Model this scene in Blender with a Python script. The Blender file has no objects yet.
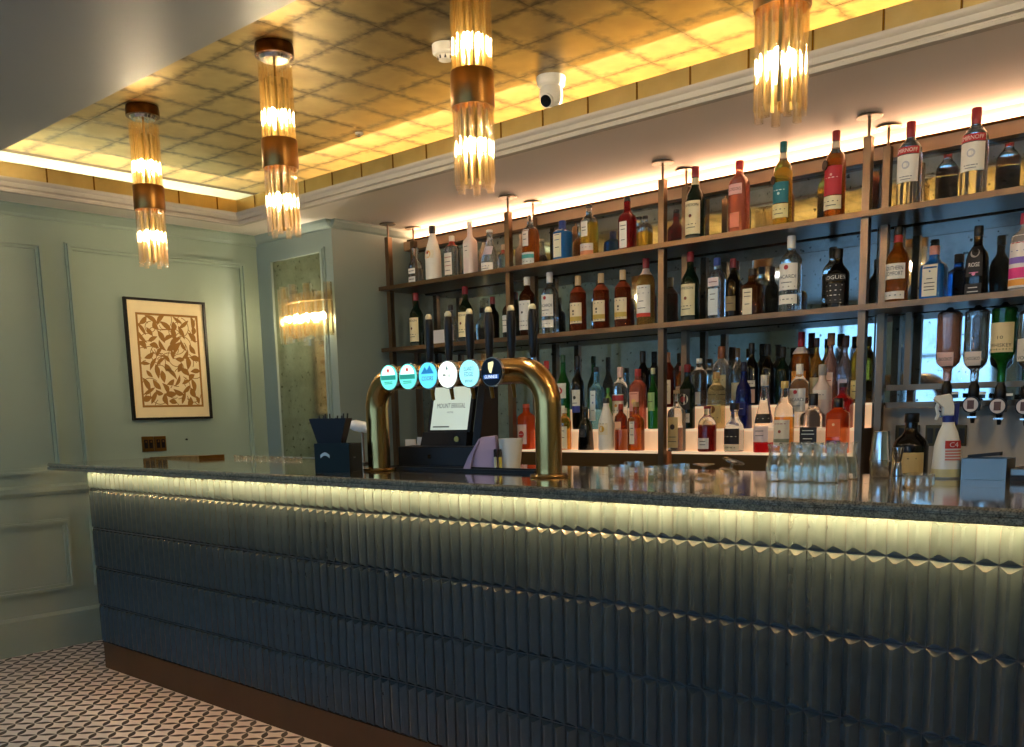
import bpy, bmesh, math, random
from mathutils import Matrix, Vector
random.seed(7)
scene = bpy.context.scene
col = scene.collection

# ------------------------------------------------------------------ camera
R = [[0.7459657256602924, 0.6655961714630847, -0.022734833929399196],
     [0.08485104644129382, -0.1288448287268714, -0.9880279905084474],
     [-0.6605569135645548, 0.7351059424627359, -0.15259035781477825]]
FP, PX, PY = 946.388, 512.0, 556.389          # focal length and principal point, pixels of 1024 x 747
CAM = Vector((5.545, 0.0, 1.30))
cd = bpy.data.cameras.new('camera')
cam = bpy.data.objects.new('camera', cd); col.objects.link(cam)
cd.sensor_fit = 'HORIZONTAL'; cd.sensor_width = 36.0
cd.lens = FP / 1024 * 36.0
cd.shift_x = 0.0; cd.shift_y = (PY - 373.5) / 1024
cd.clip_start = 0.05; cd.clip_end = 100
M = Matrix(((R[0][0], -R[1][0], -R[2][0], CAM.x), (R[0][1], -R[1][1], -R[2][1], CAM.y),
            (R[0][2], -R[1][2], -R[2][2], CAM.z), (0, 0, 0, 1)))
cam.matrix_world = M
scene.camera = cam

# ------------------------------------------------------------------ world, exposure
w = bpy.data.worlds.new('daylight'); scene.world = w; w.use_nodes = True
bg = w.node_tree.nodes['Background']
bg.inputs[0].default_value = (0.36, 0.68, 1.0, 1); bg.inputs[1].default_value = 2.6
vs = scene.view_settings
vs.view_transform = 'Standard'; vs.look = 'None'; vs.exposure = 1.05; vs.gamma = 1.0
vs.use_curve_mapping = False
cy = scene.cycles
cy.use_denoising = True
cy.max_bounces = 12; cy.diffuse_bounces = 5; cy.glossy_bounces = 6; cy.transmission_bounces = 10
cy.transparent_max_bounces = 40
cy.sample_clamp_indirect = 6.0; cy.caustics_refractive = False; cy.caustics_reflective = False
BULB = 600.0         # pendant bulbs
LED_BAR = 480.0      # strip under the counter edge
LED_COVE = 180.0     # strip hidden behind the gold lip
STEP_GLOW = .25      # edge lit acrylic steps under the bottles
LED_BACK = 15.0      # strip on the pelmet over the back bar mirror

# ------------------------------------------------------------------ pixel -> place helpers
def ray(x, y):
    c = ((x - PX) / FP, (y - PY) / FP, 1.0)
    return Vector([sum(R[k][j] * c[k] for k in range(3)) for j in range(3)])
def on_z(x, y, z): d = ray(x, y); return CAM + d * ((z - CAM.z) / d.z)
def on_y(x, y, Y): d = ray(x, y); return CAM + d * ((Y - CAM.y) / d.y)
def on_x(x, y, X): d = ray(x, y); return CAM + d * ((X - CAM.x) / d.x)
def depth(p): return sum(R[2][k] * (p[k] - CAM[k]) for k in range(3))
def proj(p):
    q = [sum(R[i][k] * (p[k] - CAM[k]) for k in range(3)) for i in range(3)]
    return PX + FP * q[0] / q[2], PY + FP * q[1] / q[2]
def x_at(px, Y, z):
    """X of the point at depth row Y, height z that shows in pixel column px"""
    u = (px - PX) / FP
    a = R[0][0] - u * R[2][0]
    b = sum((R[0][k] - u * R[2][k]) * ((Y, z)[k - 1] - CAM[k]) for k in (1, 2))
    return CAM.x - b / a
def z_at(py, X, Y):
    v = (py - PY) / FP
    a = R[1][2] - v * R[2][2]
    b = sum((R[1][k] - v * R[2][k]) * ((X, Y)[k] - CAM[k]) for k in (0, 1))
    return CAM.z - b / a

# ------------------------------------------------------------------ materials
def lin(c):
    if isinstance(c, str):
        c = c.lstrip('#'); c = [int(c[i:i + 2], 16) / 255 for i in (0, 2, 4)]
        c = [x / 12.92 if x <= .04045 else ((x + .055) / 1.055) ** 2.4 for x in c]
    return (c[0], c[1], c[2], 1.0)
MATS = {}
def new_mat(name):
    m = bpy.data.materials.new(name); m.use_nodes = True
    return m, m.node_tree, m.node_tree.nodes['Principled BSDF']
def nd(t, typ, **kw):
    n = t.nodes.new(typ)
    for k, v in kw.items(): setattr(n, k, v)
    return n
def paint(c, rough=.5, metal=0.0, spec=.5, coat=0.0, var=0.06, scale=8.0, bump=0.0, key=''):
    k = ('p', str(c), rough, metal, spec, coat, var, scale, bump)
    if k in MATS: return MATS[k]
    m, t, p = new_mat('paint_%d' % len(MATS))
    a = lin(c)
    p.inputs['Roughness'].default_value = rough; p.inputs['Metallic'].default_value = metal
    p.inputs['Specular IOR Level'].default_value = spec; p.inputs['Coat Weight'].default_value = coat
    p.inputs['Coat Roughness'].default_value = .05
    if var:
        tc = nd(t, 'ShaderNodeTexCoord'); nz = nd(t, 'ShaderNodeTexNoise'); nz.inputs['Scale'].default_value = scale
        nz.inputs['Detail'].default_value = 4
        t.links.new(tc.outputs['Object'], nz.inputs['Vector'])
        mx = nd(t, 'ShaderNodeMix', data_type='RGBA')
        mx.inputs[6].default_value = tuple(max(0, x * (1 - var * 1.6)) for x in a[:3]) + (1,)
        mx.inputs[7].default_value = tuple(min(1, x * (1 + var * 1.6)) for x in a[:3]) + (1,)
        t.links.new(nz.outputs['Fac'], mx.inputs[0]); t.links.new(mx.outputs[2], p.inputs['Base Color'])
        if bump:
            b = nd(t, 'ShaderNodeBump'); b.inputs['Strength'].default_value = bump; b.inputs['Distance'].default_value = .01
            t.links.new(nz.outputs['Fac'], b.inputs['Height']); t.links.new(b.outputs[0], p.inputs['Normal'])
    else:
        p.inputs['Base Color'].default_value = a
    MATS[k] = m
    return m
def flat(c, rough=.55): return paint(c, rough, var=0)
def emit(c, s):
    k = ('e', str(c), s)
    if k in MATS: return MATS[k]
    m, t, p = new_mat('glow_%d' % len(MATS))
    p.inputs['Base Color'].default_value = lin(c); p.inputs['Emission Color'].default_value = lin(c)
    p.inputs['Emission Strength'].default_value = s
    MATS[k] = m
    return m
def glass(c='#ffffff', body=0.0, ior=1.42, rough=.03):
    """filled bottle or solid glass: refraction plus a share of body colour"""
    k = ('g', str(c), body, ior, rough)
    if k in MATS: return MATS[k]
    m, t, p = new_mat('glass_%d' % len(MATS))
    p.inputs['Base Color'].default_value = lin(c)
    p.inputs['Transmission Weight'].default_value = 1 - body
    p.inputs['IOR'].default_value = ior; p.inputs['Roughness'].default_value = rough
    MATS[k] = m
    return m
def thin_glass(c='#fff6e0', gl=0.12, edge=.55):
    """thin-walled tube: transparent with a fresnel shine"""
    k = ('t', str(c), gl, edge)
    if k in MATS: return MATS[k]
    m, t, p = new_mat('thin_glass_%d' % len(MATS))
    t.nodes.remove(p)
    tr = nd(t, 'ShaderNodeBsdfTransparent'); tr.inputs[0].default_value = lin(c)
    g = nd(t, 'ShaderNodeBsdfGlossy'); g.inputs['Color'].default_value = (1, .95, .85, 1); g.inputs['Roughness'].default_value = .08
    lw = nd(t, 'ShaderNodeLayerWeight'); lw.inputs[0].default_value = .35
    ma = nd(t, 'ShaderNodeMath', operation='MULTIPLY_ADD'); ma.inputs[1].default_value = edge; ma.inputs[2].default_value = gl
    ma.use_clamp = True
    mx = nd(t, 'ShaderNodeMixShader')
    t.links.new(lw.outputs['Facing'], ma.inputs[0]); t.links.new(ma.outputs[0], mx.inputs[0])
    t.links.new(tr.outputs[0], mx.inputs[1]); t.links.new(g.outputs[0], mx.inputs[2])
    t.links.new(mx.outputs[0], t.nodes['Material Output'].inputs[0])
    MATS[k] = m
    return m

BRASS = paint('#8a6a35', .28, 1.0, var=.1, scale=20)
BRONZE = paint('#786350', .36, 1.0, var=.08, scale=15)
BRASS_DK = paint('#5a3a1c', .25, 1.0, var=.1, scale=20)
BLACK = paint('#08080a', .4, spec=.3, var=.1)
BLACKM = paint('#101112', .6, var=.1)
CHROME = paint('#c8c9cc', .14, 1.0, var=0)
WALL = paint('#8f9f90', .5, var=.03, scale=3)
WALLB = paint('#8b9a92', .5, var=.03, scale=3)
TRIM_SHADED = paint('#b6ad9f', .5, var=.03, scale=3)  # whole cornice darkened: lower light on its room side put into the colour
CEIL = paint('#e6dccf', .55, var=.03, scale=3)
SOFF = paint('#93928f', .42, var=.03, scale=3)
CREAM = paint('#e8d8b4', .6, var=.04, scale=30)

def mat_floor():
    m, t, p = new_mat('patterned_floor_tile')
    g = nd(t, 'ShaderNodeNewGeometry'); s = nd(t, 'ShaderNodeSeparateXYZ'); t.links.new(g.outputs['Position'], s.inputs[0])
    a = .0806; r2 = math.sqrt(.5)
    def math_(op, i0, i1=None, i2=None):
        n = nd(t, 'ShaderNodeMath', operation=op)
        for k, v in enumerate((i0, i1, i2)):
            if v is None: continue
            if isinstance(v, (int, float)): n.inputs[k].default_value = v
            else: t.links.new(v, n.inputs[k])
        return n.outputs[0]
    x, y = s.outputs[0], s.outputs[1]
    u = math_('MULTIPLY', math_('ADD', x, y), r2 / a); v = math_('MULTIPLY', math_('SUBTRACT', y, x), r2 / a)
    u = math_('ADD', u, 100 - 1.958 / a); v = math_('ADD', v, 100.5 - .1973 / a)
    cu = math_('PINGPONG', u, .5); cv = math_('PINGPONG', v, .5)
    W = .165
    l1 = math_('MULTIPLY', math_('SINE', math_('MULTIPLY', cv, math.pi)), W)
    l2 = math_('MULTIPLY', math_('SINE', math_('MULTIPLY', cu, math.pi)), W)
    d = math_('MAXIMUM', math_('SUBTRACT', l1, cu), math_('SUBTRACT', l2, cv))
    mr = nd(t, 'ShaderNodeMapRange'); mr.inputs[1].default_value = -.012; mr.inputs[2].default_value = .012
    t.links.new(d, mr.inputs[0])
    mx = nd(t, 'ShaderNodeMix', data_type='RGBA')
    mx.inputs[6].default_value = lin('#e6dcd3'); mx.inputs[7].default_value = lin('#352720')
    t.links.new(mr.outputs[0], mx.inputs[0]); t.links.new(mx.outputs[2], p.inputs['Base Color'])
    p.inputs['Roughness'].default_value = .45
    return m
FLOOR = mat_floor()

def mat_gold(base=('#c9b076', '#8a7244', '#43361f'), rough=.36, edge=True):
    m, t, p = new_mat('gold_leaf')
    tc = nd(t, 'ShaderNodeTexCoord'); oi = nd(t, 'ShaderNodeObjectInfo')
    ad = nd(t, 'ShaderNodeVectorMath', operation='ADD')
    cmb = nd(t, 'ShaderNodeCombineXYZ')
    ml = nd(t, 'ShaderNodeMath', operation='MULTIPLY'); ml.inputs[1].default_value = 40
    t.links.new(oi.outputs['Random'], ml.inputs[0]); t.links.new(ml.outputs[0], cmb.inputs[0]); t.links.new(ml.outputs[0], cmb.inputs[1])
    t.links.new(tc.outputs['Object'], ad.inputs[0]); t.links.new(cmb.outputs[0], ad.inputs[1])
    n1 = nd(t, 'ShaderNodeTexNoise'); n1.inputs['Scale'].default_value = 7; n1.inputs['Detail'].default_value = 6
    n2 = nd(t, 'ShaderNodeTexNoise'); n2.inputs['Scale'].default_value = 24; n2.inputs['Detail'].default_value = 3
    t.links.new(ad.outputs[0], n1.inputs[0]); t.links.new(ad.outputs[0], n2.inputs[0])
    mx = nd(t, 'ShaderNodeMix', data_type='RGBA'); mx.inputs[6].default_value = lin(base[0]); mx.inputs[7].default_value = lin(base[1])
    t.links.new(n1.outputs['Fac'], mx.inputs[0])
    out = mx.outputs[2]
    if edge:      # tarnish where the leaves overlap, along the border of each leaf
        s = nd(t, 'ShaderNodeSeparateXYZ'); t.links.new(tc.outputs['Generated'], s.inputs[0])
        e = []
        for k in (0, 1):
            a = nd(t, 'ShaderNodeMath', operation='SUBTRACT'); a.inputs[1].default_value = .5; t.links.new(s.outputs[k], a.inputs[0])
            b = nd(t, 'ShaderNodeMath', operation='ABSOLUTE'); t.links.new(a.outputs[0], b.inputs[0]); e.append(b.outputs[0])
        mxm = nd(t, 'ShaderNodeMath', operation='MAXIMUM'); t.links.new(e[0], mxm.inputs[0]); t.links.new(e[1], mxm.inputs[1])
        q = nd(t, 'ShaderNodeMath', operation='MULTIPLY_ADD'); q.inputs[1].default_value = .36; t.links.new(n2.outputs['Fac'], q.inputs[0]); t.links.new(mxm.outputs[0], q.inputs[2])
        mr = nd(t, 'ShaderNodeMapRange'); mr.inputs[1].default_value = .54; mr.inputs[2].default_value = .70; mr.inputs[4].default_value = .9
        t.links.new(q.outputs[0], mr.inputs[0])
        m2 = nd(t, 'ShaderNodeMix', data_type='RGBA'); m2.inputs[7].default_value = lin(base[2])
        t.links.new(mr.outputs[0], m2.inputs[0]); t.links.new(out, m2.inputs[6]); out = m2.outputs[2]
    t.links.new(out, p.inputs['Base Color'])
    p.inputs['Metallic'].default_value = .92; p.inputs['Roughness'].default_value = rough
    b = nd(t, 'ShaderNodeBump'); b.inputs['Strength'].default_value = .25; b.inputs['Distance'].default_value = .006
    t.links.new(n1.outputs['Fac'], b.inputs['Height']); t.links.new(b.outputs[0], p.inputs['Normal'])
    return m
GOLD = mat_gold()
GOLDS = mat_gold(('#c4b07c', '#98844e', '#5a4010'), .42, False)

def mat_granite():
    m, t, p = new_mat('polished_granite')
    tc = nd(t, 'ShaderNodeTexCoord')
    v = nd(t, 'ShaderNodeTexVoronoi'); v.inputs['Scale'].default_value = 220; t.links.new(tc.outputs['Object'], v.inputs['Vector'])
    n = nd(t, 'ShaderNodeTexNoise'); n.inputs['Scale'].default_value = 45; n.inputs['Detail'].default_value = 5; t.links.new(tc.outputs['Object'], n.inputs['Vector'])
    r = nd(t, 'ShaderNodeValToRGB')
    r.color_ramp.elements[0].position = .3; r.color_ramp.elements[0].color = lin('#4b443a')
    r.color_ramp.elements[1].position = .75; r.color_ramp.elements[1].color = lin('#a09178')
    mx = nd(t, 'ShaderNodeMix', data_type='FLOAT'); mx.inputs[0].default_value = .55
    t.links.new(n.outputs['Fac'], mx.inputs[2]); t.links.new(v.outputs['Distance'], mx.inputs[3])
    t.links.new(mx.outputs[0], r.inputs[0]); t.links.new(r.outputs[0], p.inputs['Base Color'])
    p.inputs['Roughness'].default_value = .07; p.inputs['Specular IOR Level'].default_value = .8; p.inputs['Coat Weight'].default_value = 1.0; p.inputs['Coat IOR'].default_value = 1.6; p.inputs['Coat Roughness'].default_value = .09
    return m
GRANITE = mat_granite()

def mat_tile():
    m, t, p = new_mat('glazed_teal_tile')
    tc = nd(t, 'ShaderNodeTexCoord'); oi = nd(t, 'ShaderNodeObjectInfo')
    n = nd(t, 'ShaderNodeTexNoise'); n.inputs['Scale'].default_value = 30
    t.links.new(tc.outputs['Object'], n.inputs['Vector'])
    a = nd(t, 'ShaderNodeMath', operation='MULTIPLY_ADD'); a.inputs[1].default_value = .5
    t.links.new(oi.outputs['Random'], a.inputs[0]); t.links.new(n.outputs['Fac'], a.inputs[2])
    r = nd(t, 'ShaderNodeValToRGB')
    r.color_ramp.elements[0].position = .2; r.color_ramp.elements[0].color = lin('#202b2f')
    r.color_ramp.elements[1].position = 1.0; r.color_ramp.elements[1].color = lin('#2c393e')
    t.links.new(a.outputs[0], r.inputs[0]); t.links.new(r.outputs[0], p.inputs['Base Color'])
    p.inputs['Roughness'].default_value = .14; p.inputs['Specular IOR Level'].default_value = .6
    return m
TILE = mat_tile()

def mat_mirror(tint='#aab0ae', spots='#454840', rough=.035, amount=.60):
    m, t, p = new_mat('antique_mirror')
    tc = nd(t, 'ShaderNodeTexCoord')
    n = nd(t, 'ShaderNodeTexNoise'); n.inputs['Scale'].default_value = 5; n.inputs['Detail'].default_value = 8; n.inputs['Roughness'].default_value = .7
    t.links.new(tc.outputs['Object'], n.inputs['Vector'])
    v = nd(t, 'ShaderNodeTexNoise'); v.inputs['Scale'].default_value = 38; v.inputs['Detail'].default_value = 2
    t.links.new(tc.outputs['Object'], v.inputs['Vector'])
    r = nd(t, 'ShaderNodeMapRange'); r.inputs[1].default_value = amount + .06; r.inputs[2].default_value = amount + .14
    t.links.new(v.outputs['Fac'], r.inputs[0])
    r2 = nd(t, 'ShaderNodeMapRange'); r2.inputs[1].default_value = .45; r2.inputs[2].default_value = .75; r2.inputs[4].default_value = .6
    t.links.new(n.outputs['Fac'], r2.inputs[0])
    mm = nd(t, 'ShaderNodeMath', operation='MAXIMUM'); t.links.new(r.outputs[0], mm.inputs[0]); t.links.new(r2.outputs[0], mm.inputs[1])
    mx = nd(t, 'ShaderNodeMix', data_type='RGBA'); mx.inputs[6].default_value = lin(tint); mx.inputs[7].default_value = lin(spots)
    t.links.new(mm.outputs[0], mx.inputs[0]); t.links.new(mx.outputs[2], p.inputs['Base Color'])
    p.inputs['Metallic'].default_value = .93; p.inputs['Roughness'].default_value = rough
    return m
MIRROR = mat_mirror()
MIRROR_P = mat_mirror('#b2b6a2', '#62664e', .12, .56)

# ------------------------------------------------------------------ mesh helpers
class MB:
    def __init__(s): s.v = []; s.f = []; s.m = []
    def add(s, v, f, mi=0):
        k = len(s.v); s.v += [tuple(p) for p in v]; s.f += [tuple(i + k for i in q) for q in f]; s.m += [mi] * len(f); return s
    def box(s, x0, y0, z0, x1, y1, z1, mi=0):
        v = [(x, y, z) for x in (x0, x1) for y in (y0, y1) for z in (z0, z1)]
        return s.add(v, [(0, 1, 3, 2), (4, 6, 7, 5), (0, 4, 5, 1), (2, 3, 7, 6), (0, 2, 6, 4), (1, 5, 7, 3)], mi)
    def loft(s, rings, cap=True, mi=0, mis=None):
        n = len(rings[0]); v = [p for r in rings for p in r]; k = len(s.v); s.v += [tuple(p) for p in v]
        for i in range(len(rings) - 1):
            for j in range(n):
                a, b = i * n + j, i * n + (j + 1) % n
                s.f.append((k + a, k + b, k + b + n, k + a + n)); s.m.append(mis[i] if mis else mi)
        if cap:
            s.f.append(tuple(k + j for j in reversed(range(n)))); s.m.append(mis[0] if mis else mi)
            s.f.append(tuple(k + (len(rings) - 1) * n + j for j in range(n))); s.m.append(mis[-1] if mis else mi)
        return s
    def lathe(s, prof, c=(0, 0, 0), seg=20, cap=True, mi=0, n=2.0, mis=None, rot=0):
        rings = [[(c[0] + sec(r, 2 * math.pi * j / seg + rot, n)[0], c[1] + sec(r, 2 * math.pi * j / seg + rot, n)[1], c[2] + z) for j in range(seg)] for z, r in prof]
        return s.loft(rings, cap, mi, mis)
    def cyl(s, a, b, r, seg=12, r2=None, cap=True, mi=0):
        return s.tube([a, b], [r, r if r2 is None else r2], seg, cap, mi)
    def tube(s, pts, r, seg=12, cap=True, mi=0):
        pts = [Vector(p) for p in pts]; rs = r if isinstance(r, (list, tuple)) else [r] * len(pts)
        up = None; rings = []
        for i, p in enumerate(pts):
            d = (pts[min(i + 1, len(pts) - 1)] - pts[max(i - 1, 0)]).normalized()
            if up is None:
                up = Vector((0, 0, 1)) if abs(d.z) < .9 else Vector((1, 0, 0))
            a = (up - d * up.dot(d)).normalized(); b = d.cross(a); up = a
            rings.append([p + (a * math.cos(2 * math.pi * j / seg) + b * math.sin(2 * math.pi * j / seg)) * rs[i] for j in range(seg)])
        return s.loft(rings, cap, mi)
    def prism(s, poly, y0, y1, axis='y', mi=0):
        """polygon in the plane across the axis, extruded along it"""
        f = {'y': lambda a, b, t: (a, t, b), 'x': lambda a, b, t: (t, a, b), 'z': lambda a, b, t: (a, b, t)}[axis]
        return s.loft([[f(a, b, y0) for a, b in poly], [f(a, b, y1) for a, b in poly]], True, mi)
    def mesh(s, name, mats, smooth=0):
        me = bpy.data.meshes.new(name); me.from_pydata(s.v, [], s.f)
        for m in (mats if isinstance(mats, (list, tuple)) else [mats]): me.materials.append(m)
        if len(me.materials) > 1: me.polygons.foreach_set('material_index', s.m)
        bm = bmesh.new(); bm.from_mesh(me); bmesh.ops.recalc_face_normals(bm, faces=bm.faces); bm.to_mesh(me); bm.free()
        if smooth:
            me.shade_smooth(); me.set_sharp_from_angle(angle=math.radians(smooth))
        me.update()
        return me
    def build(s, name, mats, parent=None, smooth=0, loc=None, rz=0, bevel=0):
        o = bpy.data.objects.new(name, s.mesh(name, mats, smooth)); col.objects.link(o)
        if parent: o.parent = parent
        if loc is not None: o.location = loc
        if rz: o.rotation_euler = (0, 0, rz)
        if bevel:
            b = o.modifiers.new('bevel', 'BEVEL'); b.width = bevel; b.segments = 2; b.limit_method = 'ANGLE'
        return o
def sec(r, th, n=2.0):
    c, q = math.cos(th), math.sin(th)
    if n != 2.0:
        r = r / (abs(c) ** n + abs(q) ** n) ** (1 / n)
    return r * c, r * q
def tag(o, label, cat, group=None):
    o['label'] = label; o['category'] = cat
    if group: o['group'] = group
    return o
def struct(o): o['kind'] = 'structure'; return o
def thing(name, label, cat, loc=(0, 0, 0), rz=0, group=None):
    o = bpy.data.objects.new(name, None); col.objects.link(o); o.empty_display_size = .05
    o.location = loc; o.rotation_euler = (0, 0, rz)
    return tag(o, label, cat, group)
def inst(me, name, parent, loc=(0, 0, 0), rz=0):
    o = bpy.data.objects.new(name, me); col.objects.link(o); o.parent = parent; o.location = loc
    if rz: o.rotation_euler = (0, 0, rz)
    return o
def lerp_prof(prof, z):
    for (z0, r0), (z1, r1) in zip(prof, prof[1:]):
        if z0 <= z <= z1: return r0 + (r1 - r0) * ((z - z0) / (z1 - z0) if z1 > z0 else 0)
    return prof[-1][1]
TXT = {}
def text_geo(s):
    """filled outline of a word, one unit high, centred"""
    if s in TXT: return TXT[s]
    cu = bpy.data.curves.new('txt', 'FONT'); cu.body = s; cu.resolution_u = 2; cu.align_x = 'CENTER'; cu.align_y = 'CENTER'
    ob = bpy.data.objects.new('txt', cu); col.objects.link(ob)
    bpy.context.view_layer.update()
    me = ob.evaluated_get(bpy.context.evaluated_depsgraph_get()).to_mesh()
    v = [tuple(p.co) for p in me.vertices]; f = [tuple(p.vertices) for p in me.polygons]
    bpy.data.objects.remove(ob); bpy.data.curves.remove(cu)
    x0 = min(p[0] for p in v); x1 = max(p[0] for p in v); y0 = min(p[1] for p in v); y1 = max(p[1] for p in v)
    h = y1 - y0
    v = [((p[0] - (x0 + x1) / 2) / h, (p[1] - (y0 + y1) / 2) / h) for p in v]
    TXT[s] = (v, f, (x1 - x0) / h); return TXT[s]
def text_plane(mb, s, width, fmap, hmax=None, mi=0):
    v, f, asp = text_geo(s); h = width / asp
    sy = h if hmax is None else min(h * 1.6, hmax)
    mb.add([fmap(a * h, b * sy) for a, b in v], f, mi); return sy

# ================================================================== STRUCTURE
Z1, Z2 = 2.46, 2.72
XR, YB, YF = 7.6, 4.36, -2.3        # right wall, mirror wall, window wall behind the camera
OX0, OX1, OY0, OY1 = .33, 6.7, 1.765, 3.38   # opening of the ceiling tray

# floor
fl = struct(MB().box(-.1, YF, -.1, XR, 4.6, -.002).build('floor', FLOOR))
T = .228; tm = MB().box(-T / 2 + .0008, -T / 2 + .0008, -.006, T / 2 - .0008, T / 2 - .0008, 0).mesh('floor_tile', FLOOR)
ty0 = 1.385
for i in range(15):
    for j in range(-2, 4):
        inst(tm, 'floor_tile', fl, (T / 2 + i * T, ty0 + T / 2 + j * T, 0))

# walls
wl = struct(MB().box(-.15, YF, 0, 0, 4.6, 3.0).build('wall_left', WALL))
def frame_mould(mb, y0, z0, y1, z1, wd=.04, x=0.0):
    for a, b, h in ((0, wd, .012), (.008, wd * .6, .026)):
        mb.box(x, y0 + a, z0 + a, x + h, y0 + b, z1 - a); mb.box(x, y1 - b, z0 + a, x + h, y1 - a, z1 - a)
        mb.box(x, y0 + b, z0 + a, x + h, y1 - b, z0 + b); mb.box(x, y0 + b, z1 - b, x + h, y1 - b, z1 - a)
for (a, b, c, d) in ((1.05, 1.0, 2.335, 2.275), (2.46, 1.0, 3.62, 2.29), (-.3, 1.0, .92, 2.275), (1.05, .33, 2.345, .745), (2.46, .33, 3.62, .745), (-.3, .33, .92, .745)):
    mb = MB(); frame_mould(mb, a, b, c, d); mb.build('panel_moulding', WALL, wl)
MB().prism([(0, .885), (.012, .885), (.024, .905), (.024, .93), (0, .945)], YF, 3.72, 'y').build('chair_rail', WALL, wl)
struct(MB().prism([(0, 0), (.02, 0), (.02, .195), (.008, .212), (0, .212)], YF, 3.72, 'y').build('baseboard_left', WALL))
MB().prism([(0, 2.46), (.05, 2.46), (.045, 2.445), (.018, 2.415), (.012, 2.40), (0, 2.40)], YF, 3.72, 'y').build('wall_coving', WALL, wl)

pil = struct(MB().box(0, 3.72, 0, .80, 4.6, 2.46).build('wall_pillar', WALLB))
MB().prism([(3.72, 2.46), (3.68, 2.46), (3.685, 2.445), (3.705, 2.42), (3.72, 2.41)], 0, .80, 'x').build('wall_coving', WALLB, pil)
MB().prism([(.80, 2.46), (.84, 2.46), (.835, 2.445), (.815, 2.42), (.80, 2.41)], 3.72, YB, 'y').build('wall_coving', WALLB, pil)
wb = struct(MB().box(.80, YB + .012, 0, XR, YB + .2, 2.46).build('wall_back', paint('#b7aa98', .5, var=.04, scale=4)))
for a, b in ((.82, 1.86), (1.865, 2.86), (2.865, 3.86), (3.865, 4.93), (4.935, 6.0), (6.005, 7.2)):
    MB().box(a, YB, 1.285 if a > 3.8 else .96, b - .004, YB + .011, 2.335).build('mirror_panel', MIRROR, wb)
# timber pelmet over the mirror with its led strip
MB().box(.80, YB - .06, 2.335, XR, YB + .012, 2.392).build('pelmet', paint('#b08a66', .45, var=.1, scale=12), wb)
MB().box(.84, YB - .068, 2.388, XR - .1, YB - .0605, 2.398).build('pelmet_edge', BRASS_DK, wb)
MB().box(.84, YB - .016, 2.3925, XR - .1, YB - .004, 2.411).build('led_strip', emit('#ffd2a8', LED_BACK), wb)
MB().prism([(YB + .012, 2.46), (YB - .02, 2.46), (YB + .0, 2.425), (YB + .012, 2.42)], .8, XR, 'x').build('wall_coving', CEIL, wb)
struct(MB().box(XR, YF, 0, XR + .15, 4.6, 3.0).build('wall_right', WALL))

# window wall behind the camera (seen in the mirrors)
wins = [(-.0 + .35 + i * 1.22, .35 + i * 1.22 + 1.0) for i in range(5)]
WZ0, WZ1 = .95, 2.28
mb = MB(); mb.box(0, YF - .2, 0, XR, YF, WZ0); mb.box(0, YF - .2, WZ1, XR, YF, 3.0)
e = [0] + [q for a in wins for q in a] + [XR]
for a, b in zip(e[::2], e[1::2]): mb.box(a, YF - .2, WZ0, b, YF, WZ1)
struct(mb.build('wall_front', WALL))
WFR = paint('#2b2f33', .4, var=.05)
for k, (a, b) in enumerate(wins):
    wd = bpy.data.objects.new('window_%d' % (k + 1), None); col.objects.link(wd); struct(wd); wd.location = (a, YF - .1, WZ0)
    q = b - a; h = WZ1 - WZ0
    fm = MB(); fm.box(0, -.03, 0, .05, .03, h); fm.box(q - .05, -.03, 0, q, .03, h); fm.box(.05, -.03, 0, q - .05, .03, .05); fm.box(.05, -.03, h - .05, q - .05, .03, h)
    fm.box(q / 2 - .02, -.02, .05, q / 2 + .02, .02, h - .05); fm.box(.05, -.02, h * .62, q - .05, .02, h * .62 + .035)
    fm.build('window_frame', WFR, wd)
    for (x0, x1) in ((.05, q / 2 - .02), (q / 2 + .02, q - .05)):
        for z0, z1 in ((.05, h * .62), (h * .62 + .035, h - .05)):
            MB().box(x0, -.003, z0, x1, .003, z1).build('pane', thin_glass('#eef6ff', .04), wd)
    MB().box(-.02, .1, -.03, q + .02, .16, 0).build('window_sill', WFR, wd)

# ceiling: flat perimeter at Z1, gold tray at Z2
mb = MB(); TH = .012
mb.box(-.1, YF, Z1, XR, OY0, Z1 + TH)
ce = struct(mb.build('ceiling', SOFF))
mb = MB()
mb.box(-.1, OY1 + .02, Z1, XR, 4.6, Z1 + TH); mb.box(-.1, OY0, Z1, OX0 - .02, OY1 + .02, Z1 + TH); mb.box(OX1 + .02, OY0, Z1, XR, OY1 + .02, Z1 + TH)
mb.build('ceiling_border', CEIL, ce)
MB().box(-.1, .9, Z2 + .008, XR, 4.0, Z2 + .05).build('ceiling_deck', paint('#3a2c14', .7), ce)
mb = MB(); mb.box(-.1, 3.78, Z1 + TH, XR, 3.82, Z2); mb.box(-.1, 1.3, Z1 + TH, XR, 1.34, Z2); mb.box(7.1, 1.34, Z1 + TH, 7.14, 3.78, Z2)
mb.build('cove_wall', GOLDS, ce)
P = .26; gm = MB()
h = P / 2 - .0003
gm.loft([[(-h, -h, .008), (h, -h, .008), (h, h, .008), (-h, h, .008)], [(-h, -h, .0004), (h, -h, .0004), (h, h, .0004), (-h, h, .0004)],
         [(-h + .002, -h + .002, 0), (h - .002, -h + .002, 0), (h - .002, h - .002, 0), (-h + .002, h - .002, 0)]])
gme = gm.mesh('ceiling_panel', GOLD)
for i in range(-10, 16):
    for j in range(-5, 5):
        x, y = 2.68 + (i + .5) * P, 2.515 + (j + .5) * P
        if x - P / 2 > 7.1 or x + P / 2 < .05: continue
        o = inst(gme, 'ceiling_panel', ce, (x, y, Z2))
        o.rotation_euler = (random.uniform(-.003, .003), random.uniform(-.003, .003), random.choice((0, math.pi / 2, math.pi, -math.pi / 2)))
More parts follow.
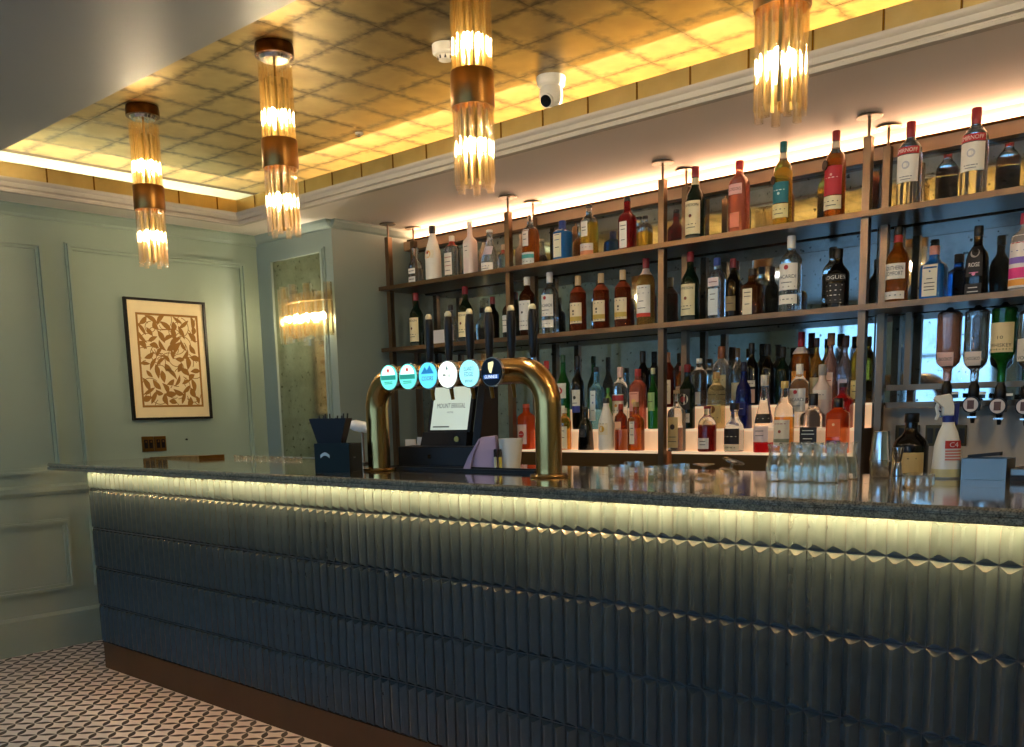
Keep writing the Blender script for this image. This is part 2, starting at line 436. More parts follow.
def ring(prof, name, mat, smooth=0, sides='lbr'):
    """moulding round the tray opening; prof = (offset into the opening, z)"""
    def crn(d, z): return [(OX0 + d, OY0 + d * 0, z), (OX0 + d, OY1 - d, z), (OX1 - d, OY1 - d, z), (OX1 - d, OY0, z)]
    mb = MB(); v = [p for d, z in prof for p in crn(d, z)]; f = []
    for i in range(len(prof) - 1):
        for j in range(3):
            f.append((i * 4 + j, i * 4 + j + 1, i * 4 + 4 + j + 1, i * 4 + 4 + j))
    mb.add(v, f); return mb.build(name, mat, None, smooth)
tr = struct(ring([(-.045, 2.4598), (-.04, 2.452), (-.012, 2.448), (-.004, 2.452), (-.004, 2.464), (-.014, 2.468), (-.014, 2.474), (0, 2.478), (.004, 2.488), (.006, 2.498), (.014, 2.504), (.02, 2.512), (.02, 2.519), (-.004, 2.519)], 'trim_1', TRIM_SHADED, 40))
lip = struct(ring([(-.004, 2.519), (-.004, 2.592), (-.004, 2.596), (-.024, 2.596), (-.024, 2.472)], 'trim_2', GOLDS))
# joints of the gold leaf on the lip: small proud overlaps
k = 0
for x in [2.745 + .2475 * q for q in range(-9, 16)]:
    MB().box(x - .0035, OY1 + .0005, 2.522, x + .0035, OY1 + .004, 2.594).build('leaf_seam', paint('#6d4d18', .5, 1.0), lip)
for y in [OY1 - .13 - .2475 * q for q in range(6)]:
    MB().box(OX0 - .004, y - .0035, 2.522, OX0 - .0005, y + .0035, 2.594).build('leaf_seam', paint('#6d4d18', .5, 1.0), lip)
LEDM = emit('#ffe8c4', LED_COVE)
MB().box(OX0 - .03, OY1 + .046, 2.474, OX1, OY1 + .060, 2.482).build('led_strip', LEDM, ce)
MB().box(OX0 - .060, OY0 + .05, 2.474, OX0 - .046, OY1 + .04, 2.482).build('led_strip', LEDM, ce)
struct(MB().box(OX0 - .02, OY0 - .02, Z1 + TH, OX1, OY0, 2.592).build('trim_3', GOLDS))
MB().box(OX0 - .03, OY0 - .060, 2.474, OX1, OY0 - .046, 2.482).build('led_strip', LEDM, ce)

# opal lights added unseen behind the camera to lift the ambient light
OPAL_FILL = emit('#fff4e6', 6.5)
for k, (x, y) in enumerate(((1.6, .75), (4.0, -.6), (6.2, .75), (1.6, -1.5), (6.2, -1.6))):
    t = thing('fill_light', ('added opal fill light near the left wall', 'added opal fill light over the middle of the room', 'added opal fill light near the right wall', 'added opal fill light by the windows, left', 'added opal fill light by the windows, right')[k], 'ceiling light', (x, y, Z1 - .05), 0, 'added ceiling fill lights')
    MB().lathe([(.012, .16), (.016, .175), (.0495, .175)], seg=28).build('rim', BRASS, t, 35)
    MB().lathe([(0, .05), (.004, .11), (.0115, .155)], seg=28).build('diffuser', OPAL_FILL, t, 60)

# ================================================================== BAR
BX0, BX1, FY = .656, 6.35, 2.18
bar = thing('bar_counter', 'long bar front of dark teal ribbed tiles over a brown plinth', 'bar', (BX0, FY, 0))
def child(o, p):
    o.parent = p; o.matrix_parent_inverse = Matrix.Translation(-Vector(p.location)); return o
child(MB().box(BX0, FY + .006, .14, BX1, 2.72, 1.044).build('body', paint('#1a2226', .5)), bar)
PLI = paint('#4c2d14', .42, .15, var=.25, scale=5)
child(MB().box(BX0 + .012, FY + .002, 0, BX1, 2.70, .14).build('plinth', PLI), bar)
child(MB().box(BX0 - .004, FY + .003, .136, BX1, FY + .02, .142).build('plinth_rail', BRASS_DK), bar)
pitch = .0481; rows = [(.142, .338), (.340, .539), (.541, .743), (.745, .946), (.948, 1.041)]
def tile_geo(wd, h, d=.0135, fw=.0075, hip=.0125):
    a, b = wd / 2 - .0014, h / 2 - .001; e = .0012
    v = [(-a, 0, -b), (a, 0, -b), (a, 0, b), (-a, 0, b)]
    v += [(-a, -e, -b), (a, -e, -b), (a, -e, b), (-a, -e, b)]
    v += [(-fw / 2, -d, -b + hip), (fw / 2, -d, -b + hip), (fw / 2, -d, b - hip), (-fw / 2, -d, b - hip)]
    f = [(0, 1, 5, 4), (1, 2, 6, 5), (2, 3, 7, 6), (3, 0, 4, 7), (4, 5, 9, 8), (5, 6, 10, 9), (6, 7, 11, 10), (7, 4, 8, 11), (8, 9, 10, 11)]
    return v, f
cand = []
for r, (z0, z1) in enumerate(rows):
    for c in range(int((BX1 - BX0) / pitch)):
        x = BX0 + (c + .5) * pitch; zc = (z0 + z1) / 2
        if r == 4: vis = True
        u, v_ = proj((x, FY, zc)); ok = -5 < u < 1030 and v_ < 750
        cand.append((0 if ok else 1, depth((x, FY, zc)), x, zc, r))
cand.sort()
tme = {}
rest = MB()
for k, (bad, dp, x, zc, r) in enumerate(cand):
    hgt = rows[r][1] - rows[r][0]
    if k < 300:
        if r not in tme: tme[r] = MB().add(*tile_geo(pitch, hgt)).mesh('wall_tile', TILE)
        o = inst(tme[r], 'wall_tile', bar, (x - BX0, .006, zc))
        o.rotation_euler = (random.uniform(-.008, .008), 0, random.uniform(-.015, .015))
    else:
        v, f = tile_geo(pitch, hgt)
        rest.add([(a + x, b + FY + .006, c + zc) for a, b, c in v], f)
o = child(rest.build('tile_field', TILE), bar); o['kind'] = 'stuff'
# worktop: two slabs with a joint
top = thing('worktop', 'polished dark granite bar worktop on the tiled bar', 'worktop', (.40, 2.09, 1.044))
for nm, y0, y1 in (('front_slab', 2.09, 2.572), ('rear_slab', 2.575, 2.83)):
    mb = MB()
    if nm == 'front_slab':
        prof = [(2.096, 1.044), (2.09, 1.048), (2.09, 1.060), (2.097, 1.0625), (2.097, 1.0645), (2.091, 1.067), (2.091, 1.074), (2.097, 1.08), (2.572, 1.08), (2.572, 1.052), (2.1005, 1.052), (2.1005, 1.044)]
    else:
        prof = [(2.575, 1.044), (2.575, 1.079), (2.577, 1.08), (2.916, 1.08), (2.92, 1.076), (2.92, 1.044)]
    mb.prism(prof, .40, 6.45, 'x'); child(mb.build(nm, GRANITE), top)
led = thing('led_strip_light', 'warm strip light tucked under the worktop front edge', 'strip light', (BX0, 2.125, 1.03))
child(MB().prism([(2.1012, 1.0518), (2.1012, 1.0450), (2.127, 1.0446), (2.127, 1.0518)], BX0 + .002, BX1 - .002, 'x').build('profile', CHROME), led)
child(MB().prism([(2.1272, 1.0452), (2.1272, 1.0517), (2.1279, 1.0517), (2.1279, 1.0452)], BX0 + .004, BX1 - .004, 'x').build('diffuser', emit('#ffca88', LED_BAR)), led)

# back counter behind the bar
bc = thing('back_counter', 'dark counter under the back bar shelves', 'counter', (.80, 3.7, 0))
child(MB().box(.805, 3.72, 0, XR - .05, 4.352, .90).build('cabinet_body', paint('#2a2018', .5)), bc)
child(MB().box(.805, 3.68, .90, XR - .05, 4.355, .94).build('counter_top', paint('#4a3a2c', .25, var=.1)), bc)

# ================================================================== BACK BAR RACK
rack = thing('shelf_rack', 'bronze two tier shelf rack hung from the ceiling along the back bar', 'shelf', (.93, 4.06, .94))
PXS = [.93, 1.93, 2.93, 3.925, 4.93, 5.93]
for k, x in enumerate(PXS):
    for y in (4.055, 4.268):
        for z0, z1 in ((.94, 1.680), (1.7025, 2.054), (2.0765, 2.375)):
            child(MB().box(x - .016, y - .016, z0, x + .016, y + .016, z1).build('post', BRONZE), rack)
        child(MB().cyl((x, y, 2.375), (x, y, 2.452), .006).build('hanger_rod', BRONZE, smooth=40), rack)
        child(MB().lathe([(0, .05), (.004, .052), (.008, .045)], (x, y, 2.451), 24).build('ceiling_flange', paint('#8d7c68', .4, 1.0), smooth=40), rack)
for z in (2.054, 1.680):
    child(MB().box(.885, 4.004, z, 6.2, 4.325, z + .0222).build('shelf_board', paint('#6e5644', .3, .75, var=.12, scale=6)), rack)
    child(MB().box(.885, 4.0, z - .001, 6.2, 4.0035, z + .0228).build('shelf_edge', paint('#705a46', .38, 1.0, var=.1)), rack)
# glass optics rails on the right bay
opt = thing('optics_frame', 'bronze rail frame carrying the upturned spirit bottles', 'frame', (3.96, 4.30, 1.27))
for z in (1.272, 1.348):
    child(MB().box(3.945, 4.286, z, 6.1, 4.31, z + .024).build('rail', BRONZE), opt)
child(MB().box(4.02, 4.286, 1.372, 4.045, 4.31, 1.678).build('upright', BRONZE), opt)

# stepped lit bottle plinths
STEP = [(1.078, 4.085), (1.187, 4.175), (1.297, 4.262)]
ORD = ('lowest', 'middle', 'highest')
for (xa, xb, nm) in ((1.955, 2.895, 'left of the middle post'), (2.965, 3.895, 'right of the middle post')):
    for k, (z, y) in enumerate(STEP):
        y1 = STEP[k + 1][1] if k < 2 else 4.352
        st = thing('bottle_step', '%s glowing white bottle step, %s' % (ORD[k], nm), 'display step', (xa, y, .94))
        child(MB().box(xa, y, z - .012, xb, y1 - .0005, z).build('step_top', emit('#ffdcb4', STEP_GLOW)), st)
        child(MB().box(xb + .0004, y + .001, .94, xb + .004, y1 - .001, z - .0005).build('end_panel', BRONZE), st)
        if k == 0: child(MB().box(xa, y + .002, .94, xb, y + .02, z - .0125).build('front_panel', paint('#6b5030', .35, .7, var=.08)), st)
        else: child(MB().box(xa, y + .001, .94, xb, y + .012, z - .0125).build('riser', emit('#ffd2a2', STEP_GLOW * .75)), st)

# ================================================================== PENDANT LAMPS
TUBE_G = thin_glass('#fffcf5', .08)
def lamp_meshes():
    d = {}
    d['cap'] = MB().lathe([(0, .075), (.03, .075), (.045, .072), (.045, .055)], seg=28).mesh('ceiling_cap', BRASS_DK, 35)
    d['disc'] = MB().lathe([(-.012, .052), (0, .060), (0, .06)], seg=24).mesh('canopy_disc', CHROME, 35)
    for nm, L in (('u', .285), ('l', .245), ('m', .268)):
        mb = MB(); s = 10; r0, r1 = .0118, .0092
        o_ = [[(r0 * math.cos(2 * math.pi * j / s), r0 * math.sin(2 * math.pi * j / s), z) for j in range(s)] for z in (0, L)]
        i_ = [[(r1 * math.cos(2 * math.pi * j / s), r1 * math.sin(2 * math.pi * j / s), z) for j in range(s)] for z in (L, 0)]
        mb.loft([o_[0], o_[1], i_[0], i_[1], o_[0]], cap=False)
        d[nm] = mb.mesh('glass_tube', TUBE_G, 40)
    mb = MB(); s = 32
    mb.lathe([(0, .069), (.003, .0705), (.105, .0705), (.108, .069), (.108, .066), (0, .066), (0, .069)], seg=s, cap=False)
    d['band'] = mb.mesh('metal_band', paint('#8a6335', .36, 1.0, var=.06, scale=12), 35)
    d['rod'] = MB().cyl((0, 0, 0), (0, 0, .64), .006).mesh('centre_rod', BRASS, 40)
    d['strip'] = MB().box(-.0045, -.0015, 0, .0045, .0015, .215).mesh('metal_strip', paint('#a08d5c', .3, 1.0, var=.1))
    d['bulb'] = MB().lathe([(0, .004), (.004, .009), (.014, .0125), (.026, .012), (.036, .007), (.04, .002)], seg=14).mesh('bulb', emit('#fff0d6', BULB), 60)
    return d
LM = lamp_meshes()
def make_lamp(x, y, label):
    zb = 2.005
    t = thing('pendant_lamp', label, 'lamp', (x, y, zb), 0, 'glass tube pendants along the gold ceiling')
    H0 = Z2 - zb
    inst(LM['cap'], 'ceiling_cap', t, (0, 0, H0 - .045)); inst(LM['disc'], 'canopy_disc', t, (0, 0, H0 - .046))
    inst(LM['rod'], 'centre_rod', t, (0, 0, .02)); inst(LM['band'], 'metal_band', t, (0, 0, .255))
    n = 12
    for k in range(n):
        a = 2 * math.pi * k / n + .13
        cx, cy = .0555 * math.cos(a), .0555 * math.sin(a)
        inst(LM['l' if k % 2 else 'm'], 'glass_tube', t, (cx, cy, .022 if k % 2 else .0))
        inst(LM['u'], 'glass_tube', t, (cx, cy, .350 if k % 2 else .357))
    for k in range(n):
        a = 2 * math.pi * (k + .5) / n + .13
        inst(LM['strip'], 'metal_strip', t, (.047 * math.cos(a), .047 * math.sin(a), .03), a + math.pi / 2)
        inst(LM['strip'], 'metal_strip', t, (.047 * math.cos(a), .047 * math.sin(a), .37), a + math.pi / 2)
    for z in (.125, .440):
        for k in range(3):
            a = 2 * math.pi * k / 3 + .6
            inst(LM['bulb'], 'bulb', t, (.024 * math.cos(a), .024 * math.sin(a), z))
    return t
for px_, lb in ((1.222, 'glass tube pendant lamp farthest left, nearest the framed print'),
                (2.268, 'glass tube pendant lamp second from the left wall'),
                (3.323, 'glass tube pendant lamp beside the smoke detector'),
                (4.385, 'glass tube pendant lamp nearest the camera, rightmost in view'),
                (5.42, 'added glass tube fill pendant, unseen past the right edge, next after the nearest'),  # last two pendants added out of view for ambient fill
                (6.47, 'added glass tube fill pendant at the unseen far right end of the row')):
    make_lamp(px_, 2.335, lb)

# ceiling devices
p = on_z(445, 45, Z2)
t = thing('smoke_detector', 'white round smoke detector on the gold ceiling', 'smoke detector', (p.x, p.y, Z2 - .06))
MB().lathe([(.022, .042), (.028, .05), (.058, .052), (.06, .05)], seg=28).build('base', paint('#ece6da', .4), t, 35)
MB().lathe([(0, .016), (.003, .026), (.02, .03), (.0215, .036)], seg=24).build('sensor_head', paint('#e4ddd0', .4), t, 35)
mb = MB()
for k in range(8):
    a = k * math.pi / 4; mb.box(.0265 * math.cos(a) - .003, .0265 * math.sin(a) - .003, .006, .0265 * math.cos(a) + .003, .0265 * math.sin(a) + .003, .018)
mb.build('vent_slots', BLACKM, t)
pc = on_z(551, 77, Z2)
t = thing('security_camera', 'white dome security camera under the gold ceiling edge', 'camera', (pc.x, pc.y, Z2 - .125))
MB().lathe([(.085, .052), (.09, .06), (.12, .064), (.125, .062)], seg=28).build('base', paint('#eae6de', .35), t, 35)
mb = MB(); mb.lathe([(.0, .010), (.006, .03), (.02, .045), (.045, .052), (.07, .05), (.0845, .042)], seg=28); mb.build('eyeball', paint('#e6e2da', .3), t, 60)
d = (CAM - Vector((2.79, 3.335, 2.64))); d.z -= .5; d.x -= 2.2; d.normalize(); c = Vector((0, 0, .042))
MB().cyl(c + d * .036, c + d * .0535, .030, 20).build('lens_bezel', paint('#d8d4cc', .3), t, 40)
MB().cyl(c + d * .0525, c + d * .0565, .0245, 20).build('lens', paint('#050505', .08, var=0), t, 40)
p = on_z(359, 133, Z2)
t = thing('sprinkler_head', 'tiny white sprinkler head on the gold ceiling', 'sprinkler', (p.x, p.y, Z2 - .02))
MB().lathe([(.014, .02), (.02, .022)], seg=16).build('rose', paint('#e8e2d4', .4), t, 35)
MB().lathe([(0, .008), (.003, .010), (.0135, .006)], seg=12).build('head', CHROME, t, 35)

# ================================================================== LEFT WALL THINGS
def framed_print():
    y0, y1, z0, z1 = 2.774, 3.302, 1.292, 2.015; fw = .014
    t = thing('framed_print', 'brown leaf print on cream paper in a thin black frame', 'picture', (0, y0, z0))
    W_, H_ = y1 - y0, z1 - z0
    fm = MB(); fm.box(0.001, 0, 0, .026, W_, fw); fm.box(.001, 0, H_ - fw, .026, W_, H_); fm.box(.001, 0, fw, .026, fw, H_ - fw); fm.box(.001, W_ - fw, fw, .026, W_, H_ - fw)
    fm.build('frame', BLACK, t)
    MB().box(.001, fw, fw, .012, W_ - fw, H_ - fw).build('paper', paint('#eed9ab', .7, var=.03, scale=20), t)
    INK = paint('#9a681e', .7, var=.06, scale=30)
    a0, a1, b0, b1 = .068, W_ - .052, .075, H_ - .085
    X = .0126
    ink = MB()
    bw = .013
    for q in ((a0, b0, a1, b0 + bw), (a0, b1 - bw, a1, b1), (a0, b0 + bw, a0 + bw, b1 - bw), (a1 - bw, b0 + bw, a1, b1 - bw)):
        ink.add([(X, q[0], q[1]), (X, q[2], q[1]), (X, q[2], q[3]), (X, q[0], q[3])], [(0, 1, 2, 3)])
    rr = random.Random(5); leaf = MB(); stem = MB()
    def put_leaf(cx, cy, L, wd, an, bend):
        pts = []; n = 7
        for s in (1, -1):
            for i in range(n):
                u = i / (n - 1) if s == 1 else 1 - i / (n - 1)
                x = (u - .5) * L; y = s * wd * math.sin(math.pi * u) * (1 - .35 * u) + bend * math.sin(math.pi * u)
                if s == -1 and i in (0, n - 1): continue
                pts.append((cx + x * math.cos(an) - y * math.sin(an), cy + x * math.sin(an) + y * math.cos(an)))
        pts = [(min(max(a, a0 + .004), a1 - .004), min(max(b, b0 + .004), b1 - .004)) for a, b in pts]
        leaf.add([(X + .0003, a, b) for a, b in pts], [tuple(range(len(pts)))])
    done = []
    for _ in range(2500):
        cx, cy = rr.uniform(a0 + .03, a1 - .03), rr.uniform(b0 + .03, b1 - .03)
        if all((cx - a) ** 2 + (cy - b) ** 2 > .043 ** 2 for a, b in done): done.append((cx, cy))
    for cx, cy in done:
        put_leaf(cx, cy, rr.uniform(.055, .10), rr.uniform(.013, .023), rr.uniform(0, 6.28), rr.uniform(-.012, .012))
        # curved stems
        r = rr.uniform(.03, .07); a = rr.uniform(0, 6.28); sp = rr.uniform(1.2, 2.8); q = []
        ox, oy = cx + r * math.cos(a + 2), cy + r * math.sin(a + 2)
        for s in (0, 1):
            for i in range(9):
                u = i / 8 if s == 0 else 1 - i / 8
                rad = r + (.0026 if s else -.0018)
                px_, py_ = ox + rad * math.cos(a + sp * u), oy + rad * math.sin(a + sp * u)
                q.append((min(max(px_, a0 + .003), a1 - .003), min(max(py_, b0 + .003), b1 - .003)))
        for i in range(8):
            k = [q[i], q[i + 1], q[17 - i - 1], q[17 - i]]
            stem.add([(X + .0001, a_, b_) for a_, b_ in k], [(0, 1, 2, 3)])
    ink.build('ink_border', INK, t); leaf.build('leaf_print', INK, t)['kind'] = 'stuff'; stem.build('stem_print', INK, t)['kind'] = 'stuff'
framed_print()
for k, (y, lb) in enumerate(((2.822, 'brass double wall socket left one below the framed print'), (2.902, 'brass wall socket right one below the framed print'))):
    t = thing('wall_socket', lb, 'socket', (.0, y, 1.10), 0, 'brass sockets under the print')
    MB().box(.001, 0, 0, .010, .076, .092).build('plate', paint('#7a5f30', .3, 1.0, var=.1), t, bevel=.002)
    MB().box(.0105, .012, .02, .013, .034, .072).build('socket_face', BLACK, t); MB().box(.0105, .044, .02, .013, .066, .072).build('socket_face', BLACK, t)
    MB().box(.0131, .019, .055, .016, .027, .066).build('switch', BRASS, t); MB().box(.0131, .051, .055, .016, .059, .066).build('switch', BRASS, t)
MB().cyl((0.001, 3.12, 1.165), (.008, 3.12, 1.165), .006, 10).build('cable_plug', BLACK)
tag(bpy.data.objects['cable_plug'], 'small black dot plug on the green wall right of the sockets', 'plug')

# pillar mirror and its sconce
t = thing('wall_mirror', 'tall antiqued mirror in a thin green frame on the pillar', 'mirror', (.155, 3.72, 1.0))
W_, H_ = .575, 1.31; fw = .03
fm = MB()
for a, h in ((0, .012), (.012, .022)):
    b = fw if a else .012
    fm.box(a, -h, a, b, -.001, H_ - a); fm.box(W_ - b, -h, a, W_ - a, -.001, H_ - a); fm.box(b, -h, a, W_ - b, -.001, b); fm.box(b, -h, H_ - b, W_ - b, -.001, H_ - a)
fm.build('frame', WALLB, t)
MB().box(fw, -.006, fw, W_ - fw, -.001, H_ - fw).build('mirror_glass', MIRROR_P, t)
sx0, sx1 = x_at(272, 3.62, 1.95), x_at(327, 3.62, 1.95)
sc = thing('wall_sconce', 'wide wall light of amber glass tubes on the pillar mirror', 'wall light', ((sx0 + sx1) / 2, 3.712, 1.725))
tb = {}
for nm, L in (('a', .30), ('b', .265)):
    mb = MB(); s = 8; r0, r1 = .027, .0235
    o_ = [[(r0 * math.cos(2 * math.pi * j / s), r0 * math.sin(2 * math.pi * j / s), z) for j in range(s)] for z in (0, L)]
    i_ = [[(r1 * math.cos(2 * math.pi * j / s), r1 * math.sin(2 * math.pi * j / s), z) for j in range(s)] for z in (L, 0)]
    mb.loft([o_[0], o_[1], i_[0], i_[1], o_[0]], cap=False); tb[nm] = mb.mesh('glass_tube', thin_glass('#fffcf4', .14), 30)
hw = (sx1 - sx0) / 2 * .93
for k in range(9):
    u = (k - 4) / 4; x = u * (hw - .027); y = -.13 + .085 * u * u
    inst(tb['a' if k % 2 == 0 else 'b'], 'glass_tube', sc, (x, y, .02 + (.045 if k % 2 == 0 else 0)))
    if abs(u) < .8: inst(tb['b'], 'glass_tube', sc, (x + .03, y + .06, .055))
CHAMP = paint('#cbbd98', .3, 1.0, var=.05)
MB().box(-hw + .06, -.04, .17, hw - .06, -.03, .195).build('backplate', CHAMP, sc)
mb = MB(); mb.tube([((k - 6) / 6 * (hw - .03), -.10 + .075 * ((k - 6) / 6) ** 2, .265) for k in range(13)], .004, 8); mb.build('tube_rail', CHAMP, sc, 40)
for k in range(4): inst(LM['bulb'], 'bulb', sc, ((k - 1.5) * .11, -.075 + .012 * (k - 1.5) ** 2, .155))
MB().box(-.03, -.03, .165, .03, -.0065, .195).build('wall_bracket', BRASS, sc)

# ================================================================== BOTTLES
SHAPES = {
 'std':      ([(0, .90), (.012, 1), (.56, 1), (.62, .93), (.68, .70), (.73, .47), (.78, .37), (.93, .34), (1, .34)], 2.0),
 'tall':     ([(0, .92), (.012, 1), (.64, 1), (.70, .94), (.75, .72), (.79, .46), (.83, .35), (.93, .33), (1, .33)], 2.0),
 'square':   ([(0, .93), (.012, 1), (.60, 1), (.66, .90), (.70, .62), (.735, .42), (.78, .36), (1, .36)], 4.5),
 'flask':    ([(0, .93), (.012, 1), (.66, 1), (.73, .93), (.78, .66), (.81, .42), (.85, .36), (1, .36)], 3.2),
 'coconut':  ([(0, .92), (.012, 1), (.46, 1), (.56, .93), (.66, .74), (.76, .52), (.85, .37), (1, .36)], 2.0),
 'wine':     ([(0, .92), (.012, 1), (.58, 1), (.65, .88), (.71, .58), (.76, .40), (.82, .36), (1, .36)], 2.0),
 'squat':    ([(0, .90), (.02, 1), (.55, 1), (.66, .92), (.74, .64), (.79, .40), (.84, .34), (1, .34)], 2.0),
 'cone':     ([(0, .95), (.015, 1), (.30, 1), (.45, .80), (.60, .56), (.72, .38), (.80, .33), (1, .32)], 2.0),
 'decanter': ([(0, .90), (.02, 1), (.50, .98), (.60, .80), (.68, .50), (.74, .34), (.80, .32), (.84, .44), (1, .46)], 3.0),
 'taper':    ([(0, 1.0), (.012, 1.04), (.55, .86), (.64, .72), (.70, .45), (.75, .34), (1, .33)], 3.0),
 'jar':      ([(0, .88), (.02, 1), (.48, 1), (.58, .82), (.66, .52), (.74, .38), (.82, .36), (.84, .44), (1, .42)], 2.0),
}
SHELF = {'top': 2.0768, 'mid': 1.7028, 't1': 1.078, 't2': 1.187, 't3': 1.297, 'back': .94}
ROWY = {'top': 4.13, 'mid': 4.135, 't1': 4.13, 't2': 4.218, 't3': 4.305, 'back': 4.1}
INKD = flat('#2a2320', .6)
def bottle(shelf, px, ytop, wpx, shape, gl, cap, labels, label, Y=None, name='bottle', cat='bottle', group=None, neck=None, medal=None, pourer=False, flip=False, zb=None, h=None, pos=None, fill=None, lip=True):
    """gl = glass material; cap = (colour, share of height, metal); labels = [(z0, z1, half angle, colour, [words])]"""
    Y = ROWY[shelf] if Y is None else Y
    z = SHELF[shelf] if zb is None else zb
    X = x_at(px, Y, z)
    if h is None: h = z_at(ytop, X, Y) - z
    dp = depth((X, Y, z)); prof0, n = SHAPES[shape]
    r = wpx / 2 * dp / FP
    if n > 2: r *= .90
    prof = [(a * h, b * r) for a, b in prof0]
    t = thing(name, label, cat, (X, Y, z), 0, group)
    cf = cap[1] if cap else 0
    seg = 20 if n == 2 else 28
    # glass body up to under the cap
    bp = [(a, b) for a, b in prof if a < h * (1 - cf) - 1e-4] + [(h * (1 - cf), lerp_prof(prof, h * (1 - cf)))]
    mats = [gl]; mis = None
    if fill is not None:
        zf = fill[0] * h; bp2 = []
        for q in bp:
            if bp2 and bp2[-1][0] < zf < q[0]: bp2.append((zf, lerp_prof(prof, zf)))
            bp2.append(q)
        bp = bp2; mats = [fill[1], gl]; mis = [0 if (bp[i][0] + bp[i + 1][0]) / 2 < zf else 1 for i in range(len(bp) - 1)]
    MB().lathe(bp, seg=seg, n=n, mis=mis).build('glass_body', mats, t, 35)
    if cap:
        cr = lerp_prof(prof, h * .97) * 1.12 + .0008; c0 = h * (1 - cf)
        k = paint(cap[0], .4, 1.0 if len(cap) > 2 and cap[2] else 0.0, var=.05, scale=60)
        MB().lathe([(c0, cr * .96), (c0 + .002, cr), (h - .003, cr), (h, cr * .9)], seg=16).build('cap', k, t, 35)
    if pourer:
        MB().cyl((0, 0, h), (.004, -.004, h + .035), .0035, 8).build('pourer', CHROME, t, 40)
    if neck:
        z0, z1 = neck[0] * h, neck[1] * h
        MB().lathe([(z0, lerp_prof(prof, z0) * 1.03 + .0006), ((z0 + z1) / 2, lerp_prof(prof, (z0 + z1) / 2) * 1.03 + .0006), (z1, lerp_prof(prof, z1) * 1.03 + .0006)], seg=16, cap=False).build('neck_label', flat(neck[2]), t, 60)
    def surf(u, zz, off):
        rr = lerp_prof(prof, zz) * 1.012 + off
        if n == 2: th = -math.pi / 2 + u / max(rr, 1e-4)
        else: th = -math.pi / 2 + math.atan(u / max(rr, 1e-4))
        a, b = sec(rr, th, n); return (a, b, zz)
    for lb in labels:
        z0, z1, ha, c, words = (list(lb) + [None] * 5)[:5]
        mb = MB(); nz = 6; nu = 12; v = []
        hu = math.radians(ha) * r if n == 2 else r * math.tan(math.radians(min(ha, 42)))
        for i in range(nz + 1):
            zz = h * (z0 + (z1 - z0) * i / nz)
            v += [surf(hu * (2 * j / nu - 1), zz, .0006) for j in range(nu + 1)]
        f = [(i * (nu + 1) + j, i * (nu + 1) + j + 1, (i + 1) * (nu + 1) + j + 1, (i + 1) * (nu + 1) + j) for i in range(nz) for j in range(nu)]
        lo = mb.add(v, f).build('label', paint(c, .6, var=.03, scale=80), t, 50)
        if words:
            # words = [(text or '-', centre height in the label 0..1, width share, colour)]
            for wd in words:
                s_, cz, ws, wc = (list(wd) + [None] * 4)[:4]
                tx = MB(); zc = h * (z0 + (z1 - z0) * cz)
                if s_ == '-':
                    hh = .0016
                    tx.add([surf(hu * ws * a, zc + b, .0013) for a, b in ((-1, -hh), (-.33, -hh), (.33, -hh), (1, -hh), (1, hh), (.33, hh), (-.33, hh), (-1, hh))], [(0, 1, 6, 7), (1, 2, 5, 6), (2, 3, 4, 5)])
                    nm = 'text_line'
                elif s_ == 'o':
                    rr_ = hu * ws
                    tx.add([surf(rr_ * math.cos(2 * math.pi * q / 14), zc + rr_ * math.sin(2 * math.pi * q / 14), .0013) for q in range(14)], [tuple(range(14))]); nm = 'emblem'
                elif s_ == '#':
                    hh = h * (z1 - z0) * .5 * ws
                    w_ = hu * 1.001
                    tx.add([surf(w_ * (2 * a - 1), zc + b, .0011) for a, b in [(q / 8, -hh) for q in range(9)] + [(1 - q / 8, hh) for q in range(9)]], [(q, q + 1, 16 - q, 17 - q) for q in range(8)]); nm = 'label_band'
                else:
                    text_plane(tx, s_, 2 * hu * ws, lambda a, b: surf(a, zc + b, .0015), .016); nm = 'lettering'
                tx.build(nm, flat(wc or '#2a2320', .6), lo)
    if medal:
        u, zz, mr, c = medal
        a, b, zc = surf(u * r, zz * h, .002)
        MB().cyl((a, b, zc), (a + u * .004, b - .004, zc), mr).build('medallion', paint(c, .35, .6), t, 40)
    return t

CLR = glass('#fbfdff', .04); CLRF = glass('#f2f5f4', .12, 1.35, .06)
AMB = glass('#c8651a', .28); AMBD = glass('#8a2f10', .3); AMBL = glass('#e2a046', .22); YEL = glass('#e3bb3f', .22)
RED = glass('#a8161c', .35); PNK = glass('#f08066', .35); ORG = glass('#f0561c', .45); BLU = glass('#2a86e0', .4); LBLU = glass('#86c9e8', .25)
GRN = glass('#1f7a2a', .35); DGRN = glass('#10241a', .75, 1.45, .08); DRK = glass('#0c0a0a', .9, 1.45, .08); NAVY = glass('#12206e', .5); BRN = glass('#4a1f0c', .5)
WHT = paint('#f3ede0', .28, var=.02); WPK = paint('#f4ddd2', .3, var=.03); BLKG = paint('#08080a', .12, var=0)
LCR, LWH, LBK = '#f0dfae', '#f4ecdd', '#16151a'
def TW(*a): return [list(x) for x in a]
JAM = [(.10, .54, 62, LCR, [('JAMESON', .86, .8, '#3a2a14'), ('o', .55, .16, '#7a3b1c'), ('-', .3, .6), ('-', .2, .5)]), (.02, .08, 62, '#25302a')]
BAC = [(.30, .64, 62, LWH, [('o', .85, .2, '#b3262a'), ('BACARDI', .50, .86, '#2a2424'), ('-', .28, .5), ('-', .12, .8)]), (.12, .24, 62, LWH, [('-', .5, .6)])]
